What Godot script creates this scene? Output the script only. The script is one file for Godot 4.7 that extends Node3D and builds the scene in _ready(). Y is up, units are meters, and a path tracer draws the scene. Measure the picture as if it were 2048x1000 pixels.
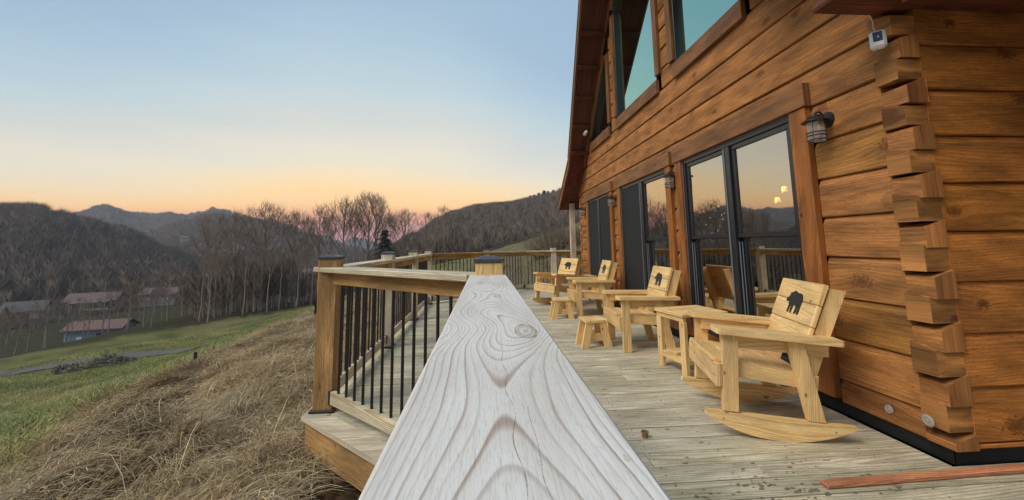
extends Node3D

# ---------------------------------------------------------------- mesh builder
class MB:
	var v := PackedVector3Array()
	var n := PackedVector3Array()
	var uv := PackedVector2Array()
	var col := PackedColorArray()
	var tint := Color(1, 1, 1)
	var grain := 2
	var off := Vector2.ZERO

	func uvp(p: Vector3, nr: Vector3) -> Vector2:
		var a := nr.abs()
		var k := 0
		if a.y > a.x and a.y >= a.z:
			k = 1
		elif a.z > a.x and a.z > a.y:
			k = 2
		if k == grain:
			return Vector2(p[(grain + 1) % 3] * 0.3, p[(grain + 2) % 3] * 0.15) + off
		var ac := 3 - k - grain
		return Vector2(p[ac], p[grain] + 0.31 * k) + off

	func tri(a: Vector3, b: Vector3, c: Vector3, hint: Vector3) -> void:
		var cr := (b - a).cross(c - a)
		if cr.length_squared() < 1e-18:
			return
		var nr := cr.normalized()
		if nr.dot(hint) < 0.0:
			nr = -nr
		else:
			var t := b
			b = c
			c = t
		for p in [a, b, c]:
			v.append(p)
			n.append(nr)
			uv.append(uvp(p, nr))
			col.append(tint)

	func quad(a: Vector3, b: Vector3, c: Vector3, d: Vector3, hint: Vector3) -> void:
		tri(a, b, c, hint)
		tri(a, c, d, hint)

	# smooth triangle with own normals and uvs
	func stri(p: Array, nn: Array, u: Array) -> void:
		var cr: Vector3 = (p[1] - p[0]).cross(p[2] - p[0])
		var o := [0, 1, 2]
		if cr.dot(nn[0] + nn[1] + nn[2]) > 0.0:
			o = [0, 2, 1]
		for i in o:
			v.append(p[i])
			n.append(nn[i])
			uv.append(u[i])
			col.append(tint)

	func box(c: Vector3, s: Vector3, b := 0.0) -> void:
		var h := s * 0.5
		b = minf(b, minf(h.x, minf(h.y, h.z)) * 0.9)
		for k in 3:
			var i := (k + 1) % 3
			var j := (k + 2) % 3
			for sg in [-1.0, 1.0]:
				var q := []
				for e in [[-1, -1], [1, -1], [1, 1], [-1, 1]]:
					var p := Vector3.ZERO
					p[k] = sg * h[k]
					p[i] = e[0] * (h[i] - b)
					p[j] = e[1] * (h[j] - b)
					q.append(c + p)
				var hn := Vector3.ZERO
				hn[k] = sg
				quad(q[0], q[1], q[2], q[3], hn)
		if b <= 0.0:
			return
		for k in 3:
			var i := (k + 1) % 3
			var j := (k + 2) % 3
			for si in [-1.0, 1.0]:
				for sj in [-1.0, 1.0]:
					var q := []
					for e in [[0, -1], [0, 1], [1, 1], [1, -1]]:
						var p := Vector3.ZERO
						p[k] = e[1] * (h[k] - b)
						p[i] = si * (h[i] - (b if e[0] == 1 else 0.0))
						p[j] = sj * (h[j] - (0.0 if e[0] == 1 else b))
						q.append(c + p)
					var hn := Vector3.ZERO
					hn[i] = si
					hn[j] = sj
					quad(q[0], q[1], q[2], q[3], hn)
		for sx in [-1.0, 1.0]:
			for sy in [-1.0, 1.0]:
				for sz in [-1.0, 1.0]:
					var s3 := Vector3(sx, sy, sz)
					tri(c + s3 * Vector3(h.x, h.y - b, h.z - b), c + s3 * Vector3(h.x - b, h.y, h.z - b), c + s3 * Vector3(h.x - b, h.y - b, h.z), s3)

	# polygon in a plane, extruded: p2 -> origin + x*ax + y*ay, depth along ax x ay from d0 to d1
	func prism(poly: PackedVector2Array, o: Vector3, ax: Vector3, ay: Vector3, az: Vector3, d0: float, d1: float) -> void:
		var cen := Vector2.ZERO
		for p in poly:
			cen += p / poly.size()
		var idx := Geometry2D.triangulate_polygon(poly)
		var P := func(p: Vector2, d: float) -> Vector3: return o + ax * p.x + ay * p.y + az * d
		for t in range(0, idx.size(), 3):
			for d in [d0, d1]:
				var hn: Vector3 = az * (1.0 if d == maxf(d0, d1) else -1.0)
				tri(P.call(poly[idx[t]], d), P.call(poly[idx[t + 1]], d), P.call(poly[idx[t + 2]], d), hn)
		var cw := Geometry2D.is_polygon_clockwise(poly)
		for i in poly.size():
			var a := poly[i]
			var b := poly[(i + 1) % poly.size()]
			var e := b - a
			var o2 := Vector2(e.y, -e.x) * (-1.0 if cw else 1.0)
			quad(P.call(a, d0), P.call(b, d0), P.call(b, d1), P.call(a, d1), ax * o2.x + ay * o2.y)

	func lathe(o: Vector3, prof: PackedVector2Array, seg := 18) -> void:
		for i in prof.size() - 1:
			var a := prof[i]
			var b := prof[i + 1]
			var d := b - a
			var nn := Vector2(d.y, -d.x).normalized()
			if nn.x < 0.0 and absf(nn.x) > 0.3:
				nn = -nn
			for k in seg:
				var t0 := TAU * k / seg
				var t1 := TAU * (k + 1) / seg
				var r := [Vector3(cos(t0), 0, sin(t0)), Vector3(cos(t1), 0, sin(t1))]
				var p := [o + r[0] * a.x + Vector3.UP * a.y, o + r[1] * a.x + Vector3.UP * a.y, o + r[1] * b.x + Vector3.UP * b.y, o + r[0] * b.x + Vector3.UP * b.y]
				var m := [r[0] * nn.x + Vector3.UP * nn.y, r[1] * nn.x + Vector3.UP * nn.y]
				stri([p[0], p[1], p[2]], [m[0], m[1], m[1]], [Vector2.ZERO, Vector2.ZERO, Vector2.ZERO])
				stri([p[0], p[2], p[3]], [m[0], m[1], m[0]], [Vector2.ZERO, Vector2.ZERO, Vector2.ZERO])

	func tube(pts: Array, r0: float, r1: float, seg := 6) -> void:
		var prev := []
		for i in pts.size():
			var a: Vector3 = pts[maxi(i - 1, 0)]
			var b: Vector3 = pts[mini(i + 1, pts.size() - 1)]
			var d := (b - a).normalized()
			var s := d.cross(Vector3.UP if absf(d.y) < 0.9 else Vector3.RIGHT).normalized()
			var u := s.cross(d)
			var ring := []
			var rad := lerpf(r0, r1, float(i) / maxf(pts.size() - 1, 1))
			for k in seg:
				var t := TAU * k / seg
				var dir := s * cos(t) + u * sin(t)
				ring.append([pts[i] + dir * rad, dir])
			if i > 0:
				for k in seg:
					var k2 := (k + 1) % seg
					var z2 := Vector2(0, 0)
					stri([prev[k][0], prev[k2][0], ring[k2][0]], [prev[k][1], prev[k2][1], ring[k2][1]], [z2, z2, z2])
					stri([prev[k][0], ring[k2][0], ring[k][0]], [prev[k][1], ring[k2][1], ring[k][1]], [z2, z2, z2])
			prev = ring

	func mesh(m: Material) -> ArrayMesh:
		var a := []
		a.resize(Mesh.ARRAY_MAX)
		a[Mesh.ARRAY_VERTEX] = v
		a[Mesh.ARRAY_NORMAL] = n
		a[Mesh.ARRAY_TEX_UV] = uv
		a[Mesh.ARRAY_COLOR] = col
		var am := ArrayMesh.new()
		am.add_surface_from_arrays(Mesh.PRIMITIVE_TRIANGLES, a)
		am.surface_set_material(0, m)
		return am


# ---------------------------------------------------------------- helpers
var rng := RandomNumberGenerator.new()
var used := {}
var cache := {}
var M := {}

func numbered(s: String) -> String:
	if not used.has(s):
		used[s] = 0
		return s
	used[s] += 1
	return "%s_%03d" % [s, used[s]]

func thing(called: String, label: String, category: String, at := Vector3.ZERO, group := "") -> Node3D:
	var o := Node3D.new()
	o.name = numbered(called)
	add_child(o)
	o.position = at
	tag(o, label, category, group)
	return o

func tag(o: Node3D, label: String, category: String, group := "") -> void:
	o.set_meta("label", label)
	o.set_meta("category", category)
	if group != "":
		o.set_meta("group", group)

func put(called: String, mesh: Mesh, parent: Node3D = null, at := Vector3.ZERO, rot := Vector3.ZERO) -> MeshInstance3D:
	var o := MeshInstance3D.new()
	o.mesh = mesh
	if parent == null:
		o.name = numbered(called)
		add_child(o)
	else:
		var k := 0
		var nm := called
		while parent.has_node(nm):
			k += 1
			nm = "%s_%03d" % [called, k]
		o.name = nm
		parent.add_child(o, true)
	o.position = at
	o.rotation = rot
	return o

func struct(o: Node3D, kind := "structure") -> void:
	o.set_meta("kind", kind)

func board(s: Vector3, grain: int, mat: String, bev := 0.003, variants := 5) -> ArrayMesh:
	var k := rng.randi() % variants
	var key := "%s|%d|%s|%d" % [s.snapped(Vector3.ONE * 0.001), grain, mat, k]
	if not cache.has(key):
		var b := MB.new()
		b.grain = grain
		b.off = Vector2(rng.randf_range(-0.05, 0.05) + 0.15 * (k % 3), 0.37 * k + rng.randf() * 0.3)
		var sh := rng.randf_range(0.88, 1.1)
		b.tint = Color(sh, sh * rng.randf_range(0.97, 1.01), sh * rng.randf_range(0.93, 1.02))
		b.box(Vector3.ZERO, s, bev)
		cache[key] = b.mesh(M[mat])
	return cache[key]

func bx(called: String, parent: Node3D, at: Vector3, s: Vector3, grain: int, mat: String, rot := Vector3.ZERO, bev := 0.003) -> MeshInstance3D:
	return put(called, board(s, grain, mat, bev), parent, at, rot)

func noise(sd: int, f: float, oct := 1) -> FastNoiseLite:
	var q := FastNoiseLite.new()
	q.seed = sd
	q.frequency = f
	q.noise_type = FastNoiseLite.TYPE_SIMPLEX_SMOOTH
	q.fractal_type = FastNoiseLite.FRACTAL_FBM if oct > 1 else FastNoiseLite.FRACTAL_NONE
	q.fractal_octaves = oct
	return q

func srgb(r: float, g: float, b: float) -> Color:
	return Color(r / 255.0, g / 255.0, b / 255.0)

func solid(c: Color, rough: float, metal := 0.0, spec := 0.5) -> StandardMaterial3D:
	var m := StandardMaterial3D.new()
	m.albedo_color = c
	m.roughness = rough
	m.metallic = metal
	m.metallic_specular = spec
	return m

func img_tex(w: int, h: int, bytes: PackedByteArray) -> ImageTexture:
	return ImageTexture.create_from_image(Image.create_from_data(w, h, false, Image.FORMAT_RGB8, bytes))

# wood: u across the board (metres / tw), v along it (metres / tl), seamless along v.
func wood(tw: float, tl: float, w: int, h: int, sd: int, ring: float, cath: float, light: Color, dark: Color, knots: Array, blotch: float, fibre: float, late: float, rough: float, relief: float, knot_col := Color(0.2, 0.1, 0.05), check := 0.0) -> StandardMaterial3D:
	var bytes := PackedByteArray()
	bytes.resize(w * h * 3)
	var hb := PackedByteArray()
	hb.resize(w * h * 3)
	var n1 := noise(sd, 1.0)
	var n2 := noise(sd + 1, 1.0)
	var n3 := noise(sd + 2, 1.0)
	for y in h:
		var v := float(y) / h
		var cv := cos(v * TAU)
		var sv := sin(v * TAU)
		var L := v * tl
		for x in w:
			var a := (float(x) / w) * tw
			var q := n1.get_noise_3d(a * 3.0, cv * 0.075 * tl, sv * 0.075 * tl) * 0.05 + n2.get_noise_3d(a * 14.0, cv * 0.22 * tl, sv * 0.22 * tl) * 0.006
			var px := a - tw * 0.5 + q
			var kd := 0.0
			var kin := 0.0
			for k in knots:
				var dl: float = absf(L - k[1])
				dl = minf(dl, tl - dl) * 0.62
				var dx: float = a - k[0]
				var d := sqrt(dl * dl + dx * dx)
				var r: float = k[2]
				if d < r * 6.0:
					kd += exp(-d / (1.4 * r)) * r * 1.6
					var rag: float = d / (r * (0.85 + 0.5 * n3.get_noise_2d(dx * 55.0 + k[1] * 31.0, dl * 55.0 + 7.0)))
					if rag < 1.6:
						kin = maxf(kin, (0.72 + 0.16 * sin(rag * 7.0)) * (1.0 - smoothstep(0.75, 1.6, rag)))
			var dep := cath * (1.0 + 0.5 * n1.get_noise_3d(5.0, cv * 0.12 * tl, sv * 0.12 * tl))
			var R := sqrt(px * px + dep * dep) + kd
			var f := fposmod(R / ring, 1.0)
			var t := smoothstep(0.25, 0.92, f) * (1.0 - smoothstep(0.93, 1.0, f))
			var fb := n3.get_noise_3d(a * 520.0, cv * 1.6 * tl, sv * 1.6 * tl)
			var bl := n2.get_noise_3d(a * 7.0 + 9.0, cv * 0.3 * tl, sv * 0.3 * tl) + 0.5 * n3.get_noise_3d(a * 26.0, cv * 0.8 * tl, sv * 0.8 * tl)
			var c := light.lerp(dark, clampf(t * late + 0.12 * fb * fibre, 0.0, 1.0))
			var sh := 1.0 + blotch * bl + fibre * 0.10 * fb
			c = Color(c.r * sh, c.g * (sh * 0.985 + 0.015), c.b * (sh * 0.96 + 0.04))
			if check > 0.0:
				var ck := n3.get_noise_3d(a * 95.0 + 3.0, cv * 0.55 * tl, sv * 0.55 * tl)
				if absf(ck - 0.42) < 0.035 * check:
					c = c.lerp(knot_col, 0.55)
			var fl := n1.get_noise_3d(a * 900.0, cv * 4.0 * tl, sv * 4.0 * tl)
			c = Color(c.r * (1.0 + 0.07 * fl), c.g * (1.0 + 0.075 * fl), c.b * (1.0 + 0.08 * fl))
			if kin > 0.0:
				c = c.lerp(knot_col, kin * 0.8)
			var i := (y * w + x) * 3
			bytes[i] = clampi(int(c.r * 255.0), 0, 255)
			bytes[i + 1] = clampi(int(c.g * 255.0), 0, 255)
			bytes[i + 2] = clampi(int(c.b * 255.0), 0, 255)
			var hh := clampi(int(128.0 + 70.0 * (t - 0.5) + 40.0 * fb - 40.0 * kin), 0, 255)
			hb[i] = hh
			hb[i + 1] = hh
			hb[i + 2] = hh
	var m := StandardMaterial3D.new()
	m.albedo_texture = img_tex(w, h, bytes)
	m.uv1_scale = Vector3(1.0 / tw, 1.0 / tl, 1)
	m.roughness = rough
	m.metallic_specular = 0.35
	m.vertex_color_use_as_albedo = true
	m.heightmap_enabled = true
	m.heightmap_texture = img_tex(w, h, hb)
	m.heightmap_scale = relief
	return m

# the big handrail board in front of the camera: x across -0.092..0.092, s metres away from the lens
func rail_material() -> StandardMaterial3D:
	var w := 512
	var h := 2048
	var bytes := PackedByteArray()
	bytes.resize(w * h * 3)
	var hb := PackedByteArray()
	hb.resize(w * h * 3)
	var n1 := noise(71, 1.0)
	var n2 := noise(72, 1.0)
	var n3 := noise(73, 1.0)
	# x, s, radius across, radius along, push
	var knots := [[0.052, 0.665, 0.017, 0.05, 0.020], [0.02, 1.13, 0.010, 0.035, 0.016], [-0.035, 1.52, 0.011, 0.04, 0.018], [0.078, 0.27, 0.0016, 0.004, 0.0]]
	for y in h:
		var s := (float(y) / h) * 2.6 - 0.4
		for x in w:
			var a := (float(x) / w) * 0.19 - 0.095
			var xc := -0.004 + 0.008 * sin(s * 3.1 + 0.4) + 0.038 * exp(-pow((s - 0.70) / 0.11, 2.0)) - 0.010 * exp(-pow((s - 1.5) / 0.14, 2.0))
			var q := n1.get_noise_2d(a * 12.0, s * 1.8) * 0.0045 + n2.get_noise_2d(a * 40.0, s * 6.0) * 0.0014
			var px := (a - xc) * 0.92 + q
			var push := 0.0
			var kin := 0.0
			var edge := 0.0
			for k in knots:
				var dx: float = (a - k[0]) / k[2]
				var dy: float = (s - k[1]) / k[3]
				var d := sqrt(dx * dx + dy * dy)
				if d < 6.0:
					push += exp(-d * d / 6.0) * k[4] * 0.8
					var wob := d + 0.07 * n3.get_noise_2d(dx * 0.9 + k[0] * 90.0, dy * 0.9)
					if wob < 1.0:
						kin = maxf(kin, 0.35 + 0.3 * sin(d * 11.0))
					if absf(wob - 1.0) < 0.09:
						edge = 1.0
			var dep := 0.046 + 0.014 * cos((s - 0.37) * TAU / 0.78) + 0.006 * n1.get_noise_2d(3.0, s * 3.0)
			var R := sqrt(px * px + dep * dep) - push
			var f := fposmod(R / 0.0056 + 0.10 * n1.get_noise_2d(a * 9.0, s * 1.4), 1.0)
			var t := (0.15 * smoothstep(0.1, 0.6, f) + 0.85 * smoothstep(0.62, 0.84, f)) * (1.0 - smoothstep(0.86, 0.95, f))
			t *= 0.72 + 0.42 * sin(floorf(R / 0.0056 + 0.10 * n1.get_noise_2d(a * 9.0, s * 1.4)) * 2.7 + 0.6)
			t *= 0.75 + 0.35 * n2.get_noise_2d(a * 30.0, s * 3.0)
			var fb := n3.get_noise_2d(a * 1300.0, s * 26.0)
			var pore := smoothstep(0.62, 0.75, n2.get_noise_2d(a * 900.0 + 40.0, s * 55.0))
			var bl := n2.get_noise_2d(a * 11.0 + 3.0, s * 2.0)
			var c := Color(0.880, 0.872, 0.846).lerp(Color(0.650, 0.585, 0.535), clampf(t, 0.0, 1.0))
			c = c.lerp(Color(0.62, 0.56, 0.50), clampf(0.15 * maxf(fb, 0.0) + 0.3 * pore + 0.22 * maxf(bl, 0.0), 0.0, 0.6))
			c = c.lerp(Color(0.66, 0.61, 0.555), kin * 0.8)
			c = c.lerp(Color(0.27, 0.19, 0.14), edge * 0.42 * (0.5 + 0.5 * smoothstep(-0.3, 0.3, n1.get_noise_2d(a * 40.0, s * 22.0))))
			var fine := n1.get_noise_2d(a * 2100.0, s * 60.0)
			var silver := smoothstep(0.30, 0.55, n2.get_noise_2d(a * 500.0 + 80.0, s * 9.0))
			c = Color(c.r + 0.020 * fine - 0.035 * silver, c.g + 0.021 * fine - 0.038 * silver, c.b + 0.022 * fine - 0.042 * silver)
			# drying check that wanders down the middle
			var cx := 0.006 + 0.006 * n1.get_noise_2d(0.0, s * 9.0) + 0.012 * (s - 0.3)
			var crack := 0.0
			if s < 0.62 and absf(a - cx) < 0.00026 + 0.0003 * n1.get_noise_2d(9.0, s * 40.0):
				crack = 1.0
			var cx2 := 0.022 + 0.004 * n1.get_noise_2d(4.0, s * 12.0) - 0.02 * (s - 0.3)
			if s < 0.36 and absf(a - cx2) < 0.00022:
				crack = 0.8
			c = c.lerp(Color(0.25, 0.20, 0.17), crack * 0.5)
			var i := (y * w + x) * 3
			bytes[i] = clampi(int(c.r * 255.0), 0, 255)
			bytes[i + 1] = clampi(int(c.g * 255.0), 0, 255)
			bytes[i + 2] = clampi(int(c.b * 255.0), 0, 255)
			var hh := clampi(int(110.0 + 90.0 * t + 22.0 * fb - 90.0 * edge - 100.0 * crack), 0, 255)
			hb[i] = hh
			hb[i + 1] = hh
			hb[i + 2] = hh
	var m := StandardMaterial3D.new()
	m.albedo_texture = img_tex(w, h, bytes)
	m.roughness = 0.75
	m.metallic_specular = 0.3
	m.heightmap_enabled = true
	m.heightmap_texture = img_tex(w, h, hb)
	m.heightmap_scale = 0.003
	return m

func sky_image() -> Image:
	var st := [[-90.0, 0.30, 0.28, 0.26], [-3.0, 0.40, 0.32, 0.28], [0.0, 0.86, 0.52, 0.50], [1.5, 0.97, 0.59, 0.51], [3.0, 1.07, 0.715, 0.535], [5.0, 1.12, 0.83, 0.55], [6.5, 1.14, 0.915, 0.605], [8.6, 1.07, 0.945, 0.74], [11.6, 0.985, 0.945, 0.845], [14.7, 0.93, 0.915, 0.86], [18.0, 0.86, 0.88, 0.865], [21.3, 0.80, 0.865, 0.885], [27.5, 0.715, 0.815, 0.88], [33.0, 0.66, 0.765, 0.855], [48.0, 0.63, 0.74, 0.845], [90.0, 0.63, 0.73, 0.835]]
	var im := Image.create(512, 256, false, Image.FORMAT_RGBF)
	var q := noise(5, 1.0, 3)
	for y in 256:
		var el := 90.0 - (y + 0.5) / 256.0 * 180.0
		for x in 512:
			var az := wrapf((x + 0.5) / 512.0 * 360.0, -180.0, 180.0)
			# the glow sits low in front of the house, off to the left, and fades round to the dusk side
			var away := absf(wrapf(az + 15.0, -180.0, 180.0))
			var e := el * (1.0 + 0.55 * smoothstep(5.0, 42.0, away) + 0.5 * smoothstep(40.0, 130.0, away)) + 1.3 * q.get_noise_2d(az * 0.025, el * 0.22) if el > 0.0 else el
			var c := Color(st[0][1], st[0][2], st[0][3])
			for i in st.size() - 1:
				if e >= st[i][0]:
					var t := clampf((e - st[i][0]) / (st[i + 1][0] - st[i][0]), 0.0, 1.0)
					c = Color(st[i][1], st[i][2], st[i][3]).lerp(Color(st[i + 1][1], st[i + 1][2], st[i + 1][3]), t)
			if el > 0.0 and el < 9.0:
				c = c.lerp(Color(0.88, 0.54, 0.56), 0.6 * exp(-pow((az + 17.0) / 9.0, 2.0)) * (1.0 - smoothstep(2.0, 6.0, el)))
			var far := smoothstep(70.0, 170.0, away)
			c = c.lerp(Color(0.78, 0.70, 0.72), far * 0.5 * (1.0 - smoothstep(5.0, 30.0, el)))
			im.set_pixel(x, y, c.srgb_to_linear())
	return im

# ---------------------------------------------------------------- materials
func materials() -> void:
	M.pine = wood(0.3, 1.3, 256, 768, 11, 0.0085, 0.05, srgb(236, 204, 146), srgb(206, 158, 96), [[0.05, 0.15, 0.008], [0.2, 0.5, 0.007], [0.12, 0.83, 0.010], [0.26, 1.1, 0.006], [0.09, 0.46, 0.004]], 0.09, 1.2, 0.7, 0.6, 0.004, srgb(110, 68, 34))
	M.deck = wood(0.3, 2.6, 256, 1024, 23, 0.013, 0.05, srgb(206, 200, 176), srgb(164, 150, 124), [[0.08, 0.4, 0.011], [0.22, 1.3, 0.009], [0.15, 2.2, 0.008]], 0.12, 1.7, 0.8, 0.85, 0.008, srgb(112, 88, 62), 0.7)
	M.treated = wood(0.3, 1.6, 256, 768, 31, 0.0095, 0.045, srgb(196, 158, 104), srgb(156, 114, 70), [[0.08, 0.3, 0.012], [0.2, 0.75, 0.010], [0.1, 1.3, 0.009]], 0.18, 1.4, 0.75, 0.75, 0.006, srgb(112, 70, 38), 0.8)
	M.grey_pine = wood(0.3, 2.0, 256, 768, 37, 0.008, 0.045, srgb(219, 209, 186), srgb(163, 139, 107), [[0.08, 0.5, 0.009], [0.21, 1.4, 0.008]], 0.12, 1.4, 0.8, 0.8, 0.012, srgb(110, 82, 54))
	M.log = wood(1.12, 3.2, 640, 1536, 41, 0.019, 0.12, srgb(174, 120, 70), srgb(138, 88, 48), [[0.1, 0.3, 0.034], [0.42, 1.0, 0.026], [0.75, 0.55, 0.036], [0.95, 2.1, 0.03], [0.25, 2.4, 0.04], [0.6, 2.75, 0.026], [0.5, 1.75, 0.034], [0.85, 1.4, 0.022], [0.05, 1.6, 0.03], [0.3, 0.6, 0.02], [0.7, 2.2, 0.024], [1.0, 0.95, 0.028]], 0.18, 1.4, 0.5, 0.76, 0.006, srgb(96, 56, 34), 0.8)
	M.log_side = wood(1.12, 3.2, 640, 1536, 47, 0.019, 0.12, srgb(180, 118, 60), srgb(142, 86, 38), [[0.1, 0.7, 0.034], [0.42, 1.9, 0.028], [0.75, 1.15, 0.04], [0.95, 2.5, 0.03], [0.3, 2.7, 0.036], [0.6, 0.2, 0.026], [0.85, 1.8, 0.024]], 0.18, 1.4, 0.5, 0.76, 0.006, srgb(86, 48, 25), 0.8)
	M.trim = wood(0.3, 1.6, 256, 768, 53, 0.010, 0.05, srgb(160, 103, 54), srgb(114, 68, 32), [[0.08, 0.3, 0.010], [0.2, 1.1, 0.011]], 0.18, 1.3, 0.7, 0.5, 0.03, srgb(62, 30, 14))
	M.trim_red = wood(0.3, 1.6, 256, 768, 59, 0.010, 0.05, srgb(138, 96, 60), srgb(104, 70, 42), [[0.08, 0.9, 0.010]], 0.16, 1.2, 0.6, 0.55, 0.03, srgb(58, 28, 16))
	M.end = wood(0.3, 0.6, 256, 256, 61, 0.010, 0.03, srgb(164, 115, 66), srgb(132, 88, 48), [[0.1, 0.2, 0.02]], 0.34, 1.0, 0.25, 0.8, 0.006, srgb(84, 46, 27), 1.0)
	M.soffit = wood(0.3, 1.6, 256, 512, 67, 0.012, 0.06, srgb(110, 62, 46), srgb(78, 42, 32), [[0.1, 0.5, 0.011]], 0.2, 1.0, 0.6, 0.7, 0.02, srgb(40, 22, 16))
	M.cut = wood(0.3, 1.6, 128, 512, 69, 0.008, 0.04, srgb(206, 144, 106), srgb(170, 104, 70), [], 0.16, 1.2, 0.8, 0.8, 0.02)
	M.rail = rail_material()
	M.black = solid(srgb(34, 36, 38), 0.55)
	M.black_metal = solid(srgb(22, 23, 25), 0.42, 0.0, 0.6)
	M.cap = solid(srgb(66, 68, 72), 0.45)
	M.vinyl = solid(srgb(30, 33, 37), 0.32, 0.0, 0.6)
	M.vinyl_edge = solid(srgb(96, 106, 116), 0.35, 0.0, 0.6)
	M.flash = solid(srgb(20, 21, 24), 0.7)
	M.drip = solid(srgb(150, 142, 134), 0.4, 0.6)
	M.white = solid(srgb(226, 228, 228), 0.45)
	M.bolt = solid(srgb(158, 152, 140), 0.6)
	M.lens = solid(srgb(28, 34, 74), 0.15)
	M.bear = solid(srgb(20, 21, 24), 0.5)
	M.steel = solid(srgb(190, 190, 186), 0.3, 1.0)
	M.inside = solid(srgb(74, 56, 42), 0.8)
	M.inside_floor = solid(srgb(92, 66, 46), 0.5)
	M.shingle = solid(srgb(62, 56, 52), 0.9)
	var one := Image.create(2, 2, false, Image.FORMAT_RGB8)
	one.fill(Color(1, 1, 1))
	var wt := ImageTexture.create_from_image(one)
	for g in [["glass_low", Color(0.84, 0.82, 0.78, 0.80)], ["glass_high", Color(0.66, 0.83, 0.77, 0.93)]]:
		var m := solid(g[1], 0.012, 1.0)
		m.transparency = BaseMaterial3D.TRANSPARENCY_ALPHA
		m.albedo_texture = wt
		M[g[0]] = m
	var sc := solid(Color(0.15, 0.16, 0.17, 0.80), 0.7)
	sc.transparency = BaseMaterial3D.TRANSPARENCY_ALPHA
	M.screen = sc
	var lg := solid(Color(0.96, 0.96, 0.92, 0.07), 0.06)
	lg.transparency = BaseMaterial3D.TRANSPARENCY_ALPHA
	M.lantern_glass = lg
	M.candle = solid(srgb(150, 138, 110), 0.5)
	var gl := solid(srgb(255, 226, 160), 0.4)
	gl.emission_enabled = true
	gl.emission = srgb(255, 196, 96)
	gl.emission_energy_multiplier = 20.0
	M.glow = gl
	var g2 := solid(srgb(255, 240, 210), 0.4)
	g2.emission_enabled = true
	g2.emission = srgb(255, 236, 190)
	g2.emission_energy_multiplier = 16.0
	M.fairy = g2
	var vc := solid(Color.WHITE, 0.95, 0.0, 0.15)
	vc.vertex_color_use_as_albedo = true
	M.plant = vc
	var bk := solid(srgb(132, 122, 112), 0.95, 0.0, 0.15)
	bk.vertex_color_use_as_albedo = true
	M.bark = bk
	M.bark_twig = solid(srgb(140, 122, 106), 0.95, 0.0, 0.15)
	M.bark_pale = solid(srgb(150, 138, 124), 0.95, 0.0, 0.15)
	# ground: vertex colours carry the zones, a fine speckle carries the grit
	var gw := 512
	var gb := PackedByteArray()
	gb.resize(gw * gw * 3)
	var gn := noise(91, 0.045, 4)
	var g3 := noise(92, 0.16, 2)
	for y in gw:
		for x in gw:
			var bl := minf(1.0, minf(gw - x, gw - y) / 48.0)
			var a := gn.get_noise_2d(x, y) * bl + gn.get_noise_2d(x - gw, y - gw) * (1.0 - bl)
			var b := g3.get_noise_2d(x, y)
			var t := clampi(int(186.0 + 120.0 * a + 42.0 * b), 40, 255)
			var i := (y * gw + x) * 3
			gb[i] = t
			gb[i + 1] = clampi(t - int(6.0 * b), 0, 255)
			gb[i + 2] = clampi(t - int(14.0 * b), 0, 255)
	var gm := solid(Color.WHITE, 0.97, 0.0, 0.1)
	gm.vertex_color_use_as_albedo = true
	gm.albedo_texture = img_tex(gw, gw, gb)
	gm.uv1_triplanar = true
	gm.uv1_world_triplanar = true
	gm.uv1_scale = Vector3.ONE * 0.55
	M.ground = gm

# ---------------------------------------------------------------- terrain
const TX := [-400.0, -140.0, -110.0, -80.0, -60.0, -45.0, -23.0, -15.0, -9.0, -5.0, -1.3, 1.0, 7.0, 10.0, 20.0, 60.0, 400.0]
const TY := [-18.5, -17.5, -16.0, -14.5, -12.0, -8.5, -6.6, -4.4, -2.1, -1.0, -0.3, 0.45, 2.1, 3.0, 6.5, 18.0, 60.0]
var hn1: FastNoiseLite
var hn2: FastNoiseLite

func prof1(x: float) -> float:
	for i in TX.size() - 1:
		if x <= TX[i + 1]:
			return lerpf(TY[i], TY[i + 1], clampf((x - TX[i]) / (TX[i + 1] - TX[i]), 0.0, 1.0))
	return TY[-1]

func hay_edge(z: float) -> float:
	var t := clampf(-z, 0.0, 40.0)
	return -3.0 - 3.9 * smoothstep(1.0, 9.5, t) - 1.5 * smoothstep(9.0, 19.0, t) + 6.0 * smoothstep(19.5, 26.0, t)

func ground_at(x: float, z: float) -> float:
	var p := (prof1(x - 2.0) + prof1(x + 2.0) + 2.0 * prof1(x)) * 0.25 if x < -4.0 else prof1(x)
	var D := sqrt(x * x + z * z)
	# graded pad under the house and deck
	var pad := smoothstep(-1.45, -0.3, x) * smoothstep(-14.0, -10.6, z)
	var hgt := lerpf(p, minf(p, -0.42), pad) if x < 3.0 else lerpf(p, -0.42, smoothstep(-16.0, -10.6, z) * (1.0 - smoothstep(9.0, 22.0, x)))
	var hz := 1.0 - smoothstep(-0.4, 0.8, hay_edge(z) - x)
	if x > -1.35 and z > -11.0:
		return hgt
	var amp := smoothstep(0.0, 1.2, -1.35 - x if z > -9.0 else D - 11.0)
	hgt += amp * hz * (0.19 * hn1.get_noise_2d(x, z) + 0.07 * hn2.get_noise_2d(x, z))
	hgt += (1.0 - hz) * smoothstep(6.0, 30.0, D) * 0.22 * hn1.get_noise_2d(x * 0.12, z * 0.12)
	hgt += 0.10 * exp(-pow((x - hay_edge(z) - 0.5) / 0.7, 2.0)) * (1.0 if z > -20.0 else 0.0)
	return hgt

const TRACK := [[-52.0, -26.0], [-41.0, -31.2], [-35.5, -32.1], [-29.2, -33.9], [-25.2, -33.6], [-21.0, -31.0], [-17.0, -34.0]]

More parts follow.
